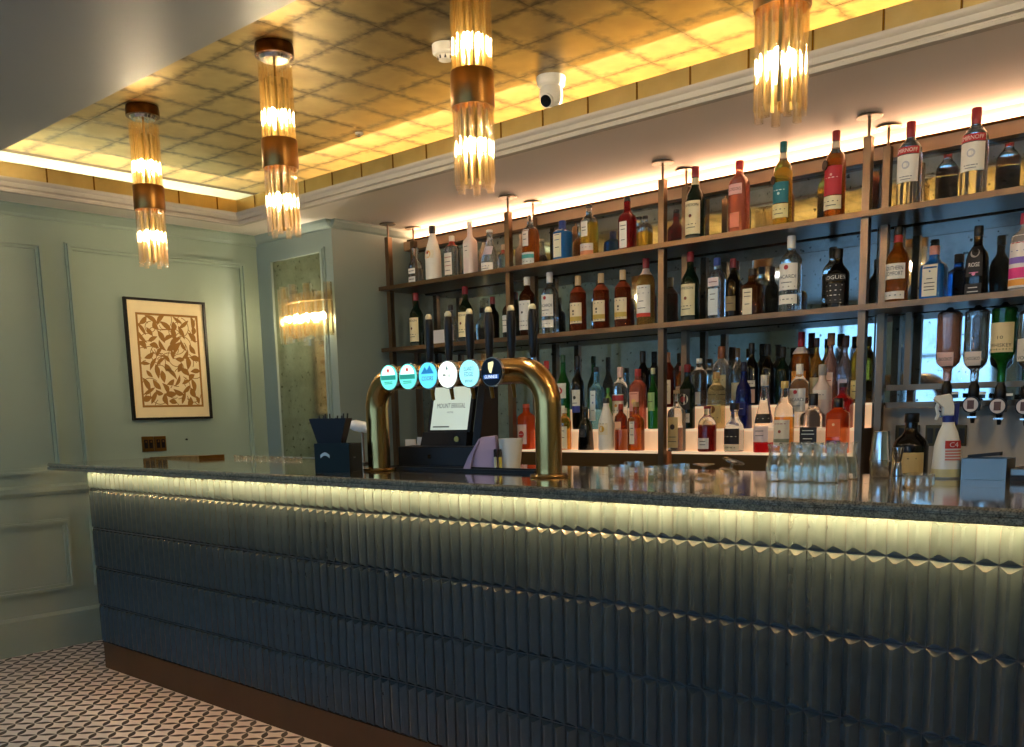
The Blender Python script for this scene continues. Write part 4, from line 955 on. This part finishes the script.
for k, (bx, bpy_, c, kind) in enumerate(BADGE):
    X = x_at(bx, by, 1.43); z = z_at(bpy_, X, by)
    g = 1.5 if kind != 'harp' else .0
    cap = child(MB().cyl((X, ty - tr_ - .002 + .008, zt), (X, by + .012, z), .012, 12).build('badge_stem', BRASS, smooth=40), tap)
    rim = child(MB().cyl((X, by + .012, z), (X, by, z), .0475, 28).build('badge_rim', CHROME, smooth=40), tap)
    rim['label'] = lbl['abcdef'[k]]
    fm = emit(c, .75) if g else paint(c, .2, var=0)
    face = MB().cyl((X, by - .0004, z), (X, by - .003, z), .0438, 28).build('badge_face', fm, smooth=40); face.parent = rim
    def sub(mb, nm, m):
        o = mb.build(nm, m); o.parent = rim
    fy = by - .0034
    if kind == 'red_star':
        pl = MB(); pl.add([(X + .036 * math.cos(q * math.pi / 10) * 1.0, fy, z + .008 + .032 * math.sin(q * math.pi / 10)) for q in range(11)], [tuple(range(11))]); sub(pl, 'badge_field', emit('#eaf2e6', .7))
        st_ = MB(); v = []
        for q in range(10):
            rr = .011 if q % 2 == 0 else .005; a = math.pi / 2 + q * math.pi / 5; v.append((X + rr * math.cos(a), fy - .0006, z + .024 + rr * math.sin(a)))
        st_.add(v + [(X, fy - .0006, z + .024)], [(q, (q + 1) % 10, 10) for q in range(10)]); sub(st_, 'star', emit('#d8524a', .4))
        b = MB(); b.add([(X - .04, fy - .0008, z - .009), (X + .04, fy - .0008, z - .009), (X + .04, fy - .0008, z + .007), (X - .04, fy - .0008, z + .007)], [(0, 1, 2, 3)]); sub(b, 'name_band', emit('#2f9a86', .4))
        b = MB()
        for zz in (-.018, -.024): b.add([(X - .022, fy - .0008, z + zz), (X + .022, fy - .0008, z + zz), (X + .022, fy - .0008, z + zz + .003), (X - .022, fy - .0008, z + zz + .003)], [(0, 1, 2, 3)])
        sub(b, 'small_print', emit('#2f9a86', .4))
    elif kind == 'peaks':
        b = MB(); b.add([(X - .032, fy, z + .006), (X - .012, fy, z + .03), (X - .002, fy, z + .018), (X + .012, fy, z + .034), (X + .032, fy, z + .006)], [(0, 1, 2, 3, 4)]); sub(b, 'mountains', emit('#2a86c0', .4))
        b = MB(); text_plane(b, 'COORS', .056, lambda p_, q_: (X + p_, fy - .0004, z - .010 + q_), .014); sub(b, 'lettering', flat('#a83a4a'))
    elif kind == 'plain':
        b = MB(); b.add([(X - .02, fy, z - .004), (X - .006, fy, z - .004), (X - .006, fy, z + .001), (X - .02, fy, z + .001)], [(0, 1, 2, 3)]); text_plane(b, '16', .018, lambda p_, q_: (X + .008 + p_, fy, z - .002 + q_)); sub(b, 'lettering', flat('#6a8a86'))
        b = MB(); b.add([(X - .006, fy, z + .016), (X + .006, fy, z + .016), (X, fy, z + .032)], [(0, 1, 2)]); sub(b, 'emblem', flat('#8aa8a0'))
    elif kind == 'words':
        for w_, dz, ww in (('ISLAND\'S', .016, .046), ('EDGE', -.002, .04)):
            b = MB(); text_plane(b, w_, ww, lambda p_, q_: (X + p_, fy, z + dz + q_), .014); sub(b, 'lettering', flat('#2a7a92'))
        b = MB(); text_plane(b, 'stout', .036, lambda p_, q_: (X + p_, fy, z - .024 + q_), .010); sub(b, 'lettering', flat('#1c5a72'))
    else:
        hp = MB(); hp.add([(X - .012, fy, z + .03), (X + .010, fy, z + .034), (X + .013, fy, z + .028), (X + .002, fy, z - .004), (X - .006, fy, z - .002), (X - .012, fy, z + .012)], [(0, 1, 2, 3, 4, 5)]); sub(hp, 'harp', emit('#e6d9a0', .6))
        b = MB(); b.add([(X - .034, fy, z - .022), (X + .034, fy, z - .022), (X + .034, fy, z - .008), (X - .034, fy, z - .008)], [(0, 1, 2, 3)]); sub(b, 'name_band', emit('#1c4a8a', .5))
        b = MB(); text_plane(b, 'GUINNESS', .056, lambda p_, q_: (X + p_, fy - .0006, z - .015 + q_), .010); sub(b, 'lettering', emit('#e8f0f4', .8))
hy = ty + .10
for k, hx in enumerate((430, 449.3, 470.4, 489.5, 511.6, 533)):
    X = x_at(hx, hy, 1.5); zt_ = z_at((314.5, 311.5, 309, 307, 305.5, 304)[k], X, hy)
    zb_ = zt - .004
    o = child(MB().cyl((X, ty + tr_ - .006, zt), (X, hy, zt), .012, 12).build('tap_valve', CHROME, smooth=40), tap)
    child(MB().cyl((X, hy, zt - .03), (X, hy, zt + .045), .0115, 12).build('tap_body', CHROME, smooth=40), tap)
    L = zt_ - (zt + .045)
    hd = child(MB().lathe([(0, .008), (.01, .012), (L * .3, .015), (L * .7, .0165), (L * .86, .014), (L * .9, .011)], (X, hy, zt + .0455), 16).build('tap_handle', BLACK, smooth=50), tap)
    f_ = MB().lathe([(L * .9, .0115), (L * .92, .013), (L * .96, .012), (L, .007)], (X, hy, zt + .0457), 14).build('finial', paint('#d8c79a', .35), smooth=50); f_.parent = hd
    child(MB().tube([(X, hy, zt - .03), (X, hy + .006, zt - .05), (X, hy + .012, zt - .085)], [.009, .008, .0065], 10).build('spout', BRASS, smooth=40), tap)
# drip mat
ma = on_z(395, 466.5, 1.081); 
m0 = x_at(398, 2.56, 1.081); m1 = x_at(530, 2.46, 1.081)
t = thing('drip_mat', 'long black rubber drip mat under the beer font', 'mat', (m0, 2.482, 1.0802))
MB().box(0, 0, 0, m1 - m0, .10, .005).build('base', BLACKM, t)
mb = MB()
for e in ((0, 0, m1 - m0, .006), (0, .094, m1 - m0, .1), (0, .006, .006, .094), (m1 - m0 - .006, .006, m1 - m0, .094)): mb.box(e[0], e[1], .005, e[2], e[3], .011)
mb.build('raised_rim', BLACKM, t)

# ================================================================== TILL
X0 = x_at(452, 2.72, 1.08)
till = thing('cash_till', 'black touchscreen till on its cash drawer behind the beer font', 'till', (X0, 2.715, 1.0802), math.radians(12))
MB().box(-.19, -.10, .004, .19, .105, .085).build('cash_drawer', BLACK, till, bevel=.004)
d_ = MB().box(-.18, -.1035, .012, .18, -.1005, .078).build('drawer_front', BLACKM, till)
MB().cyl((-.03, -.105, .045), (-.03, -.109, .045), .009, 14).build('drawer_lock', CHROME, d_, 40)
for sx in (-1, 1): MB().box(sx * .16 - .01, -.08, 0, sx * .16 + .01, .08, .0038).build('foot', BLACKM, till)
MB().loft([[(-.10, -.07, .0855), (.12, -.07, .0855), (.12, .09, .0855), (-.10, .09, .0855)], [(-.095, -.055, .14), (.115, -.055, .14), (.115, .09, .14), (-.095, .09, .14)]]).build('printer_base', BLACK, till)
MB().cyl((.075, -.066, .112), (.075, -.0705, .112), .011, 16).build('brass_key_plate', BRASS, till, 40)
# tilted screen
an = math.radians(16)
def scr(u, v, d): return (u + .022, -.045 + v * math.sin(an) + d * math.cos(an), .142 + v * math.cos(an) - d * math.sin(an))
SW, SH = .088, .190
def sbox(u0, v0, d0, u1, v1, d1):
    return MB().loft([[scr(u0, v0, d0), scr(u1, v0, d0), scr(u1, v1, d0), scr(u0, v1, d0)], [scr(u0, v0, d1), scr(u1, v0, d1), scr(u1, v1, d1), scr(u0, v1, d1)]])
sbox(-SW - .014, -.004, 0, SW + .014, SH + .012, .02).build('screen_housing', BLACK, till)
sc_ = sbox(-SW, .006, -.0015, SW, SH, -.0003).build('screen', emit('#b9c6b8', .38), till)
b = MB(); text_plane(b, 'MOUNT ERRIGAL', .135, lambda p_, q_: scr(p_, .105 + q_, -.0022), .03); b.build('lettering', flat('#3c4a4c'), sc_)
b = MB(); text_plane(b, 'HOTEL', .03, lambda p_, q_: scr(p_, .078 + q_, -.0022)); b.build('lettering', flat('#5a686a'), sc_)
sbox(-SW + .012, .016, -.0023, -SW + .09, .021, -.0019).build('status_bar', flat('#3c4a4c'), sc_)
MB().loft([[(.135, -.05, .0855), (.17, -.05, .0855), (.17, .095, .0855), (.135, .095, .0855)], [(.145, .0, .335), (.175, .0, .335), (.175, .095, .335), (.145, .095, .335)]]).build('side_casing', BLACK, till)

# ================================================================== SMALL THINGS ON THE WORKTOP
# napkin caddy
p = on_z(327, 472.5, 1.08)
CA = math.radians(34)
cad = thing('bar_caddy', 'dark green bar caddy box with white crest on the worktop', 'caddy', (p.x, p.y + .06, 1.0802), CA)
GRNB = paint('#0b1a17', .5, spec=.2, var=.05)
cw, cdp, ch = .068, .082, .112
mb = MB(); mb.box(-cw, -cdp, 0, cw, cdp, .006); mb.box(-cw, -cdp, .006, -cw + .005, cdp, ch); mb.box(cw - .005, -cdp, .006, cw, cdp, ch * .96)
mb.box(-cw + .005, -cdp, .006, cw - .005, -cdp + .005, ch); mb.box(-cw + .005, cdp - .005, .006, cw - .005, cdp, ch * .96); mb.box(-cw + .005, .003, .006, cw - .005, .008, ch * .9)
mb.build('tray_box', GRNB, cad)
mb = MB(); n_ = 12
v = [(-.045 + .036 * k / n_, -cdp - .0008, .068 + .010 * math.sin(math.pi * k / n_)) for k in range(n_ + 1)] + [(-.009 - .036 * k / n_, -cdp - .0008, .056 + .010 * math.sin(math.pi * k / n_)) for k in range(n_ + 1)]
mb.add(v, [(k, k + 1, 2 * n_ - k, 2 * n_ + 1 - k) for k in range(n_)]); mb.build('crest', paint('#c9d2cc', .5), cad)
mb = MB(); text_plane(mb, 'Jameson', .026, lambda a, b: (cw + .0008, a - .02, .055 + b)); mb.build('lettering', paint('#b8c0b8', .5), cad)
dx, dy = -.012, -.038
hl = thing('straw_holder', 'black flared holder of straws standing in the bar caddy', 'holder', (p.x + dx * math.cos(CA) - dy * math.sin(CA), p.y + .06 + dx * math.sin(CA) + dy * math.cos(CA), 1.0868), CA)
def rr_(wx, wy, z): return [(-wx, -wy, z), (wx, -wy, z), (wx, wy, z), (-wx, wy, z)]
MB().loft([rr_(.042, .030, 0), rr_(.046, .033, .105), rr_(.072, .042, .198), rr_(.069, .039, .198), rr_(.043, .030, .105), rr_(.039, .027, .004)]).build('holder_wall', BLACK, hl)
for q in range(12):
    u = (q % 6 - 2.5) / 2.5; w2 = -1 if q < 6 else 1
    MB().cyl((.034 * u, w2 * .014, .008), (.060 * u, w2 * .026, .200 + .008 * ((q * 7) % 3)), .003, 6).build('straw', BLACKM if q % 3 else paint('#2a2c2e', .3), hl)

# paper roll and cards behind the left leg of the font
X = x_at(362, 2.70, 1.25)
t = thing('paper_towel_stand', 'white paper bundle on a small dark stand behind the left font leg', 'paper', (X, 2.70, 1.0802))
MB().box(-.035, -.03, 0, .035, .03, .008).build('stand_foot', BLACKM, t); MB().cyl((0, 0, .008), (0, 0, .140), .006, 8).build('stand_rod', BRONZE, t)
mb = MB(); mb.tube([(-.072, 0, .172), (-.035, -.004, .168), (.02, .003, .160), (.072, 0, .152)], [.018, .026, .024, .014], 12); mb.build('paper', paint('#efe6d8', .8), t, 50)
for q, (px_, w_, h_, lb) in enumerate(((410, .05, .105, 'cream upright card left behind the beer font'), (421, .04, .115, 'white upright card right behind the beer font'))):
    X = x_at(px_, 2.78, 1.15)
    t = thing('menu_card', lb, 'card', (X, 2.785, 1.0802), math.radians(20))
    MB().loft([[(-w_ / 2, -.012, 0), (w_ / 2, -.012, 0), (w_ / 2, -.010, 0), (-w_ / 2, -.010, 0)], [(-w_ / 2, -.001, h_), (w_ / 2, -.001, h_), (w_ / 2, .001, h_), (-w_ / 2, .001, h_)]]).build('front_leaf', paint('#ddd2bc' if q == 0 else '#e9e4d8', .7), t)
    MB().loft([[(-w_ / 2, .012, 0), (w_ / 2, .012, 0), (w_ / 2, .014, 0), (-w_ / 2, .014, 0)], [(-w_ / 2, .0012, h_), (w_ / 2, .0012, h_), (w_ / 2, .0032, h_), (-w_ / 2, .0032, h_)]]).build('rear_leaf', paint('#d2c6b0', .7), t)
# white card on the middle shelf
X = x_at(439, 4.2, 1.71)
t = tag(MB().box(-.05, 0, 0, .05, .004, .10).build('price_card', paint('#ece4dc', .7), None, loc=(X, 4.2, 1.7028)), 'plain white card standing on the middle shelf', 'card')

# mauve cup, pen pot
X = x_at(484, 2.62, 1.08)
t = thing('folded_cloth', 'pale mauve folded cloth standing right of the till', 'cloth', (X, 2.63, 1.0802), math.radians(30))
MV = paint('#a894ac', .75, var=.06)
mb = MB(); mb.loft([[(-.052, -.035, 0), (.05, -.035, 0), (.05, .035, 0), (-.052, .035, 0)], [(-.035, -.03, .07), (.05, -.03, .075), (.05, .03, .075), (-.035, .03, .07)], [(-.012, -.02, .122), (.046, -.022, .128), (.046, .022, .128), (-.012, .02, .122)]]); mb.build('cloth_body', MV, t, bevel=.006)
mb = MB(); mb.loft([[(-.08, -.045, 0), (-.05, -.05, 0), (-.05, -.03, 0), (-.08, -.03, 0)], [(-.058, -.038, .05), (-.038, -.042, .055), (-.038, -.032, .055), (-.058, -.03, .05)], [(-.018, -.03, .115), (-.012, -.032, .118), (-.012, -.028, .118), (-.018, -.026, .115)]]); mb.build('cloth_fold', MV, t)
X = x_at(509.5, 2.66, 1.08)
t = thing('pen_pot', 'white tapered pen pot beside the right font leg', 'pot', (X, 2.67, 1.0802))
MB().lathe([(0, .034), (.10, .045), (.115, .046), (.115, .043), (.004, .031)], seg=20).build('pot_wall', paint('#e4dac6', .5), t, 35)
for q, (c, dx, dy, lb) in enumerate((('#d8b83a', .004, -.052, 'yellow and black marker pen leaning on the pen pot, right one'), ('#e2d6a8', -.022, -.05, 'yellow and black marker pen leaning on the pen pot, left one'))):
    o = thing('marker_pen', lb, 'pen', (X + dx, 2.67 + dy - .012, 1.0802), 0, 'marker pens by the pen pot')
    MB().cyl((0, 0, .006), (-.012, .012, .046), .006, 10).build('barrel', paint(c, .4), o, 40)
    MB().cyl((-.012, .012, .0465), (-.022, .022, .074), .0064, 10).build('pen_cap', BLACK, o, 40)
    MB().cyl((.002, -.002, 0), (0, 0, .0058), .003, 8).build('tip', BLACK, o)

# glasses
GLS = thin_glass('#fdfefd', .06, .9)
def glass_thing(name, label, prof_o, prof_i, x, y, group, rz=0, tilt=0, cat='glass'):
    t = thing(name, label, cat, (x, y, 1.0803), rz, group)
    mb = MB(); seg = 20
    pr = prof_o + list(reversed(prof_i))
    mb.lathe(pr, seg=seg, cap=True)
    o = mb.build('glass_wall', GLS, t, 40)
    if tilt: o.rotation_euler = (tilt, 0, 0)
    return t, o
# straight tumblers
for k, (px_, py_, h_, lb) in enumerate(((619, 481, .048, 'low tumbler glass farthest left on the worktop'), (634, 476, .046, 'low tumbler glass at the back of the left cluster'), (648, 479, .038, 'shallow tumbler glass in the middle of the left cluster'), (664, 477.5, .038, 'shallow tumbler glass between its taller neighbours'), (679, 479, .046, 'low tumbler glass rightmost of the left cluster'))):
    q = on_z(px_, py_, 1.08); r = .033
    t, o = glass_thing('tumbler', lb, [(0, r * .9), (.003, r * .95), (h_, r)], [(.009, r * .80), (h_, r * .93)], q.x, q.y, 'tumblers on the worktop')
    MB().lathe([(h_ * .25, r * .975), (h_ * .3, r * 1.0), (h_ * .35, r * .985)], seg=20, cap=False).build('cut_band', GLS, t, 40)
# coupe glasses upside down
for k, (px_, py_, tl, lb) in enumerate(((703.5, 478, 0, 'upturned stemmed glass with its foot in the air'), (729, 478, .35, 'tilted stemmed glass lying against the upturned one'))):
    q = on_z(px_, py_, 1.08)
    t = thing('coupe_glass', lb, 'glass', (q.x, q.y, 1.0803), 0, 'upturned stemmed glasses')
    ob = MB().lathe([(0, .034), (.003, .0345), (.011, .030), (.016, .016), (.018, .006), (.018, .0), (.0145, .012), (.009, .026), (.0, .032)], seg=22, cap=False).build('bowl', GLS, t, 50)
    st = MB().cyl((0, 0, .0182), (0, 0, .034), .0042, 10).build('stem', GLS, t, 40)
    ft = MB().lathe([(.0342, .006), (.039, .026), (.042, .034), (.0435, .034), (.0445, .02)], seg=22).build('foot', GLS, t, 50)
    if tl:
        for o in (ob, st, ft): o.rotation_euler = (0, tl, 0); o.location = (.0, 0, .012)
# upside down beer glasses in a block
B0 = on_z(778, 481, 1.08)
for i in range(3):
    for j in range(3):
        xx = B0.x + i * .0715 + (j % 2) * .0; yy = B0.y - .002 + j * .072
        nm = ('front', 'middle', 'rear')[j]; nn = ('first', 'second', 'third')[i]
        t, o = glass_thing('beer_glass', 'upturned dimpled beer glass, %s from left in the %s row of the block' % (nn, nm),
                           [(0, .030), (.004, .0345), (.03, .0350), (.052, .0335), (.075, .0270), (.088, .0275), (.104, .0300), (.107, .0290)],
                           [(0, .0285), (.03, .0325), (.052, .031), (.075, .0245), (.088, .0245), (.096, .0255)], xx, yy, 'block of upturned beer glasses')
# fruit tray / ashtray
q = on_z(918, 488, 1.08)
t = thing('ashtray', 'small clear glass dish on the right of the worktop', 'dish', (q.x, q.y, 1.0803))
MB().lathe([(0, .030), (.004, .034), (.03, .038), (.036, .039), (.036, .034), (.010, .028)], seg=24).build('dish_wall', GLS, t, 40)
mb = MB()
for k in range(10):
    a = 2 * math.pi * k / 10; mb.box(.0362 * math.cos(a) - .003, .0362 * math.sin(a) - .003, .008, .0362 * math.cos(a) + .003, .0362 * math.sin(a) + .003, .027)
mb.build('cut_facets', GLS, t)
# shaker
q = on_z(880, 477, 1.08)
t = thing('cocktail_shaker', 'steel cocktail shaker tin by the right rack post', 'shaker', (q.x, q.y, 1.0803))
MB().lathe([(0, .026), (.003, .0285), (.045, .031), (.046, .0325), (.05, .0325), (.051, .0312)], seg=28).build('lower_tin', CHROME, t, 40)
MB().lathe([(.0512, .031), (.125, .0235), (.133, .0225), (.135, .020)], seg=28).build('upper_tin', CHROME, t, 40)
q = on_z(897, 476, 1.08)
t = thing('jigger', 'narrow steel jigger between shaker and black bottle', 'jigger', (q.x, q.y, 1.0803))
MB().lathe([(0, .0145), (.003, .015), (.038, .011), (.042, .009)], seg=18).build('small_cup', CHROME, t, 40)
MB().lathe([(.0422, .009), (.046, .011), (.082, .0165), (.085, .0165), (.085, .0145)], seg=18).build('large_cup', CHROME, t, 40)
# spray bottle
q = on_z(946, 478, 1.08)
t = thing('spray_bottle', 'white trigger spray bottle with red label and blue collar', 'spray bottle', (q.x, q.y, 1.0803), math.radians(38))
PLA = paint('#e9e2d0', .35, var=.03)
MB().lathe([(0, .034), (.004, .038), (.03, .038), (.09, .034), (.13, .024), (.150, .016), (.158, .015)], seg=24, n=2.6).build('body', [PLA], t, 40)
MB().lathe([(.0045, .0384), (.018, .0384), (.027, .0384)], seg=24, n=2.6, cap=False).build('liquid_level', paint('#d6c488', .4), t, 40)
MB().lathe([(.1582, .0165), (.170, .017), (.176, .0155)], seg=18).build('collar', paint('#1c2a7a', .4), t, 35)
MB().loft([[(-.018, -.009, .1765), (.012, -.009, .1765), (.012, .009, .1765), (-.018, .009, .1765)], [(-.020, -.009, .20), (.012, -.009, .20), (.012, .009, .20), (-.020, .009, .20)], [(-.045, -.007, .222), (.006, -.007, .228), (.006, .007, .228), (-.045, .007, .222)], [(-.040, -.006, .232), (.0, -.006, .238), (.0, .006, .238), (-.040, .006, .232)]]).build('trigger_head', PLA, t, bevel=.003)
MB().tube([(-.030, 0, .218), (-.036, 0, .20), (-.030, 0, .18), (-.036, 0, .165)], .0045, 8).build('trigger', PLA, t, 40)
MB().loft([[(.0125, -.008, .16), (.022, -.008, .15), (.022, .008, .15), (.0125, .008, .16)], [(.0125, -.008, .21), (.026, -.007, .212), (.026, .007, .212), (.0125, .008, .21)]]).build('rear_guard', paint('#1c2a6a', .4), t)
lb_ = MB(); v = []
for i in range(4):
    for j in range(7):
        a = -math.pi / 2 + math.radians(-30 + 70 * j / 6); zz = .085 + .022 * i / 3; rr = .0355 if i < 2 else .0345
        x_, y_ = sec(rr + .0012, a, 2.6); v.append((x_, y_, zz))
lb_.add(v, [(i * 7 + j, i * 7 + j + 1, (i + 1) * 7 + j + 1, (i + 1) * 7 + j) for i in range(3) for j in range(6)])
l1 = lb_.build('label', paint('#c8352a', .5), t, 50)
def spf(a, b):
    th = -math.pi / 2 + math.radians(5) + a / .036; x_, y_ = sec(.0385, th, 2.6); return (x_, y_, .096 + b)
mb = MB(); text_plane(mb, 'C4', .022, spf, .014); mb.build('lettering', flat('#f4e8dc'), l1)
for zz in (.076, .068, .060, .052):
    mb = MB(); vv = []
    for j in range(6):
        a = -math.pi / 2 + math.radians(-28 + 64 * j / 5); x_, y_ = sec(.0385, a, 2.6); vv += [(x_, y_, zz), (x_, y_, zz + .004)]
    mb.add(vv, [(2 * j, 2 * j + 2, 2 * j + 3, 2 * j + 1) for j in range(5)]); mb.build('text_line', flat('#d87a62'), t)
# steel tub and black tray
q0 = on_z(955, 477, 1.08); q1 = on_z(1005, 479, 1.08)
t = thing('steel_tub', 'brushed steel ice tub with black lid bar on the rear worktop', 'tub', (q0.x + .095, 2.868, 1.0803))
SB = paint('#6f6b66', .34, 1.0, var=.05)
W2 = .058
mb = MB(); mb.box(-W2, -.045, 0, W2, .045, .004); mb.box(-W2, -.045, .004, -W2 + .003, .045, .058); mb.box(W2 - .003, -.045, .004, W2, .045, .058); mb.box(-W2 + .003, -.045, .004, W2 - .003, -.042, .058); mb.box(-W2 + .003, .042, .004, W2 - .003, .045, .058)
mb.build('tub_wall', SB, t)
mb = MB(); mb.loft([[(-.05, -.02, .0585), (.035, -.02, .066), (.035, .0, .066), (-.05, .0, .0585)], [(-.05, -.02, .066), (.035, -.02, .076), (.035, .0, .076), (-.05, .0, .066)]]); mb.build('lid_handle', BLACKM, t)
t = thing('steel_tray', 'small steel tray with black base at the right edge of the worktop', 'tray', (q0.x + .225, 2.865, 1.0803))
MB().box(-.06, -.05, 0, .08, .05, .012).build('base', BLACKM, t); MB().box(-.06, -.05, .0122, .08, .05, .034).build('tray_body', SB, t, bevel=.003)
MB().box(-.005, .02, .0345, .02, .045, .10).build('post', CHROME, t); MB().box(-.035, .046, .0345, -.0055, .06, .10).build('backing', BLACKM, t)
# sockets on the splash wall
for k, (a, b, lb) in enumerate(((896, 920, 'bronze double socket on the splash wall left of the bottle'), (926, 944, 'bronze socket on the splash wall right of the bottle'), (950, 967, 'bronze socket on the splash wall behind the spray bottle'))):
    xa, xb = on_y(a, 435, YB + .012).x, on_y(b, 435, YB + .012).x; za, zb_ = on_y(a, 446, YB).z, on_y(a, 425, YB).z
    t = thing('wall_socket', lb, 'socket', (xa, YB + .0115, za), 0, 'bronze sockets on the splash wall')
    MB().box(0, -.010, 0, xb - xa, -.0005, zb_ - za).build('plate', paint('#55452e', .35, 1.0, var=.1), t, bevel=.002)
    for u in (.27, .73):
        MB().box((xb - xa) * u - .012, -.0125, .012, (xb - xa) * u + .012, -.0102, zb_ - za - .014).build('socket_face', BLACKM, t)
# brass board and little glasses at the far left back of the worktop
q = on_z(172, 459, 1.08); q2 = on_z(232, 461.5, 1.08)
t = thing('serving_board', 'worn brass edged board on the far left end of the worktop', 'board', (.62, 2.70, 1.0802))
mb = MB(); mb.loft([[(-.20, -.05, 0), (.33, -.05, 0), (.33, .10, 0), (-.20, .10, 0)], [(-.20, -.05, .004), (.33, -.05, .018), (.33, .10, .018), (-.20, .10, .004)]]); mb.build('board', paint('#9c7a48', .4, .4, var=.35, scale=25), t)
MB().box(.3302, -.05, 0, .333, .10, .019).build('brass_edge', BRASS, t)
for k in range(9):
    X = x_at(238 + k * 7.6, 2.80, 1.08)
    t = thing('shot_glass', 'small clear shot glass at the rear edge of the worktop, %s from the left wall' % ('first', 'second', 'third', 'fourth', 'fifth', 'sixth', 'seventh', 'eighth', 'ninth')[k], 'glass', (X, 2.798, 1.0803), 0, 'row of shot glasses')
    MB().lathe([(0, .016), (.002, .018), (.016, .02), (.016, .0175), (.004, .014)], seg=14).build('glass_wall', GLS, t, 40)
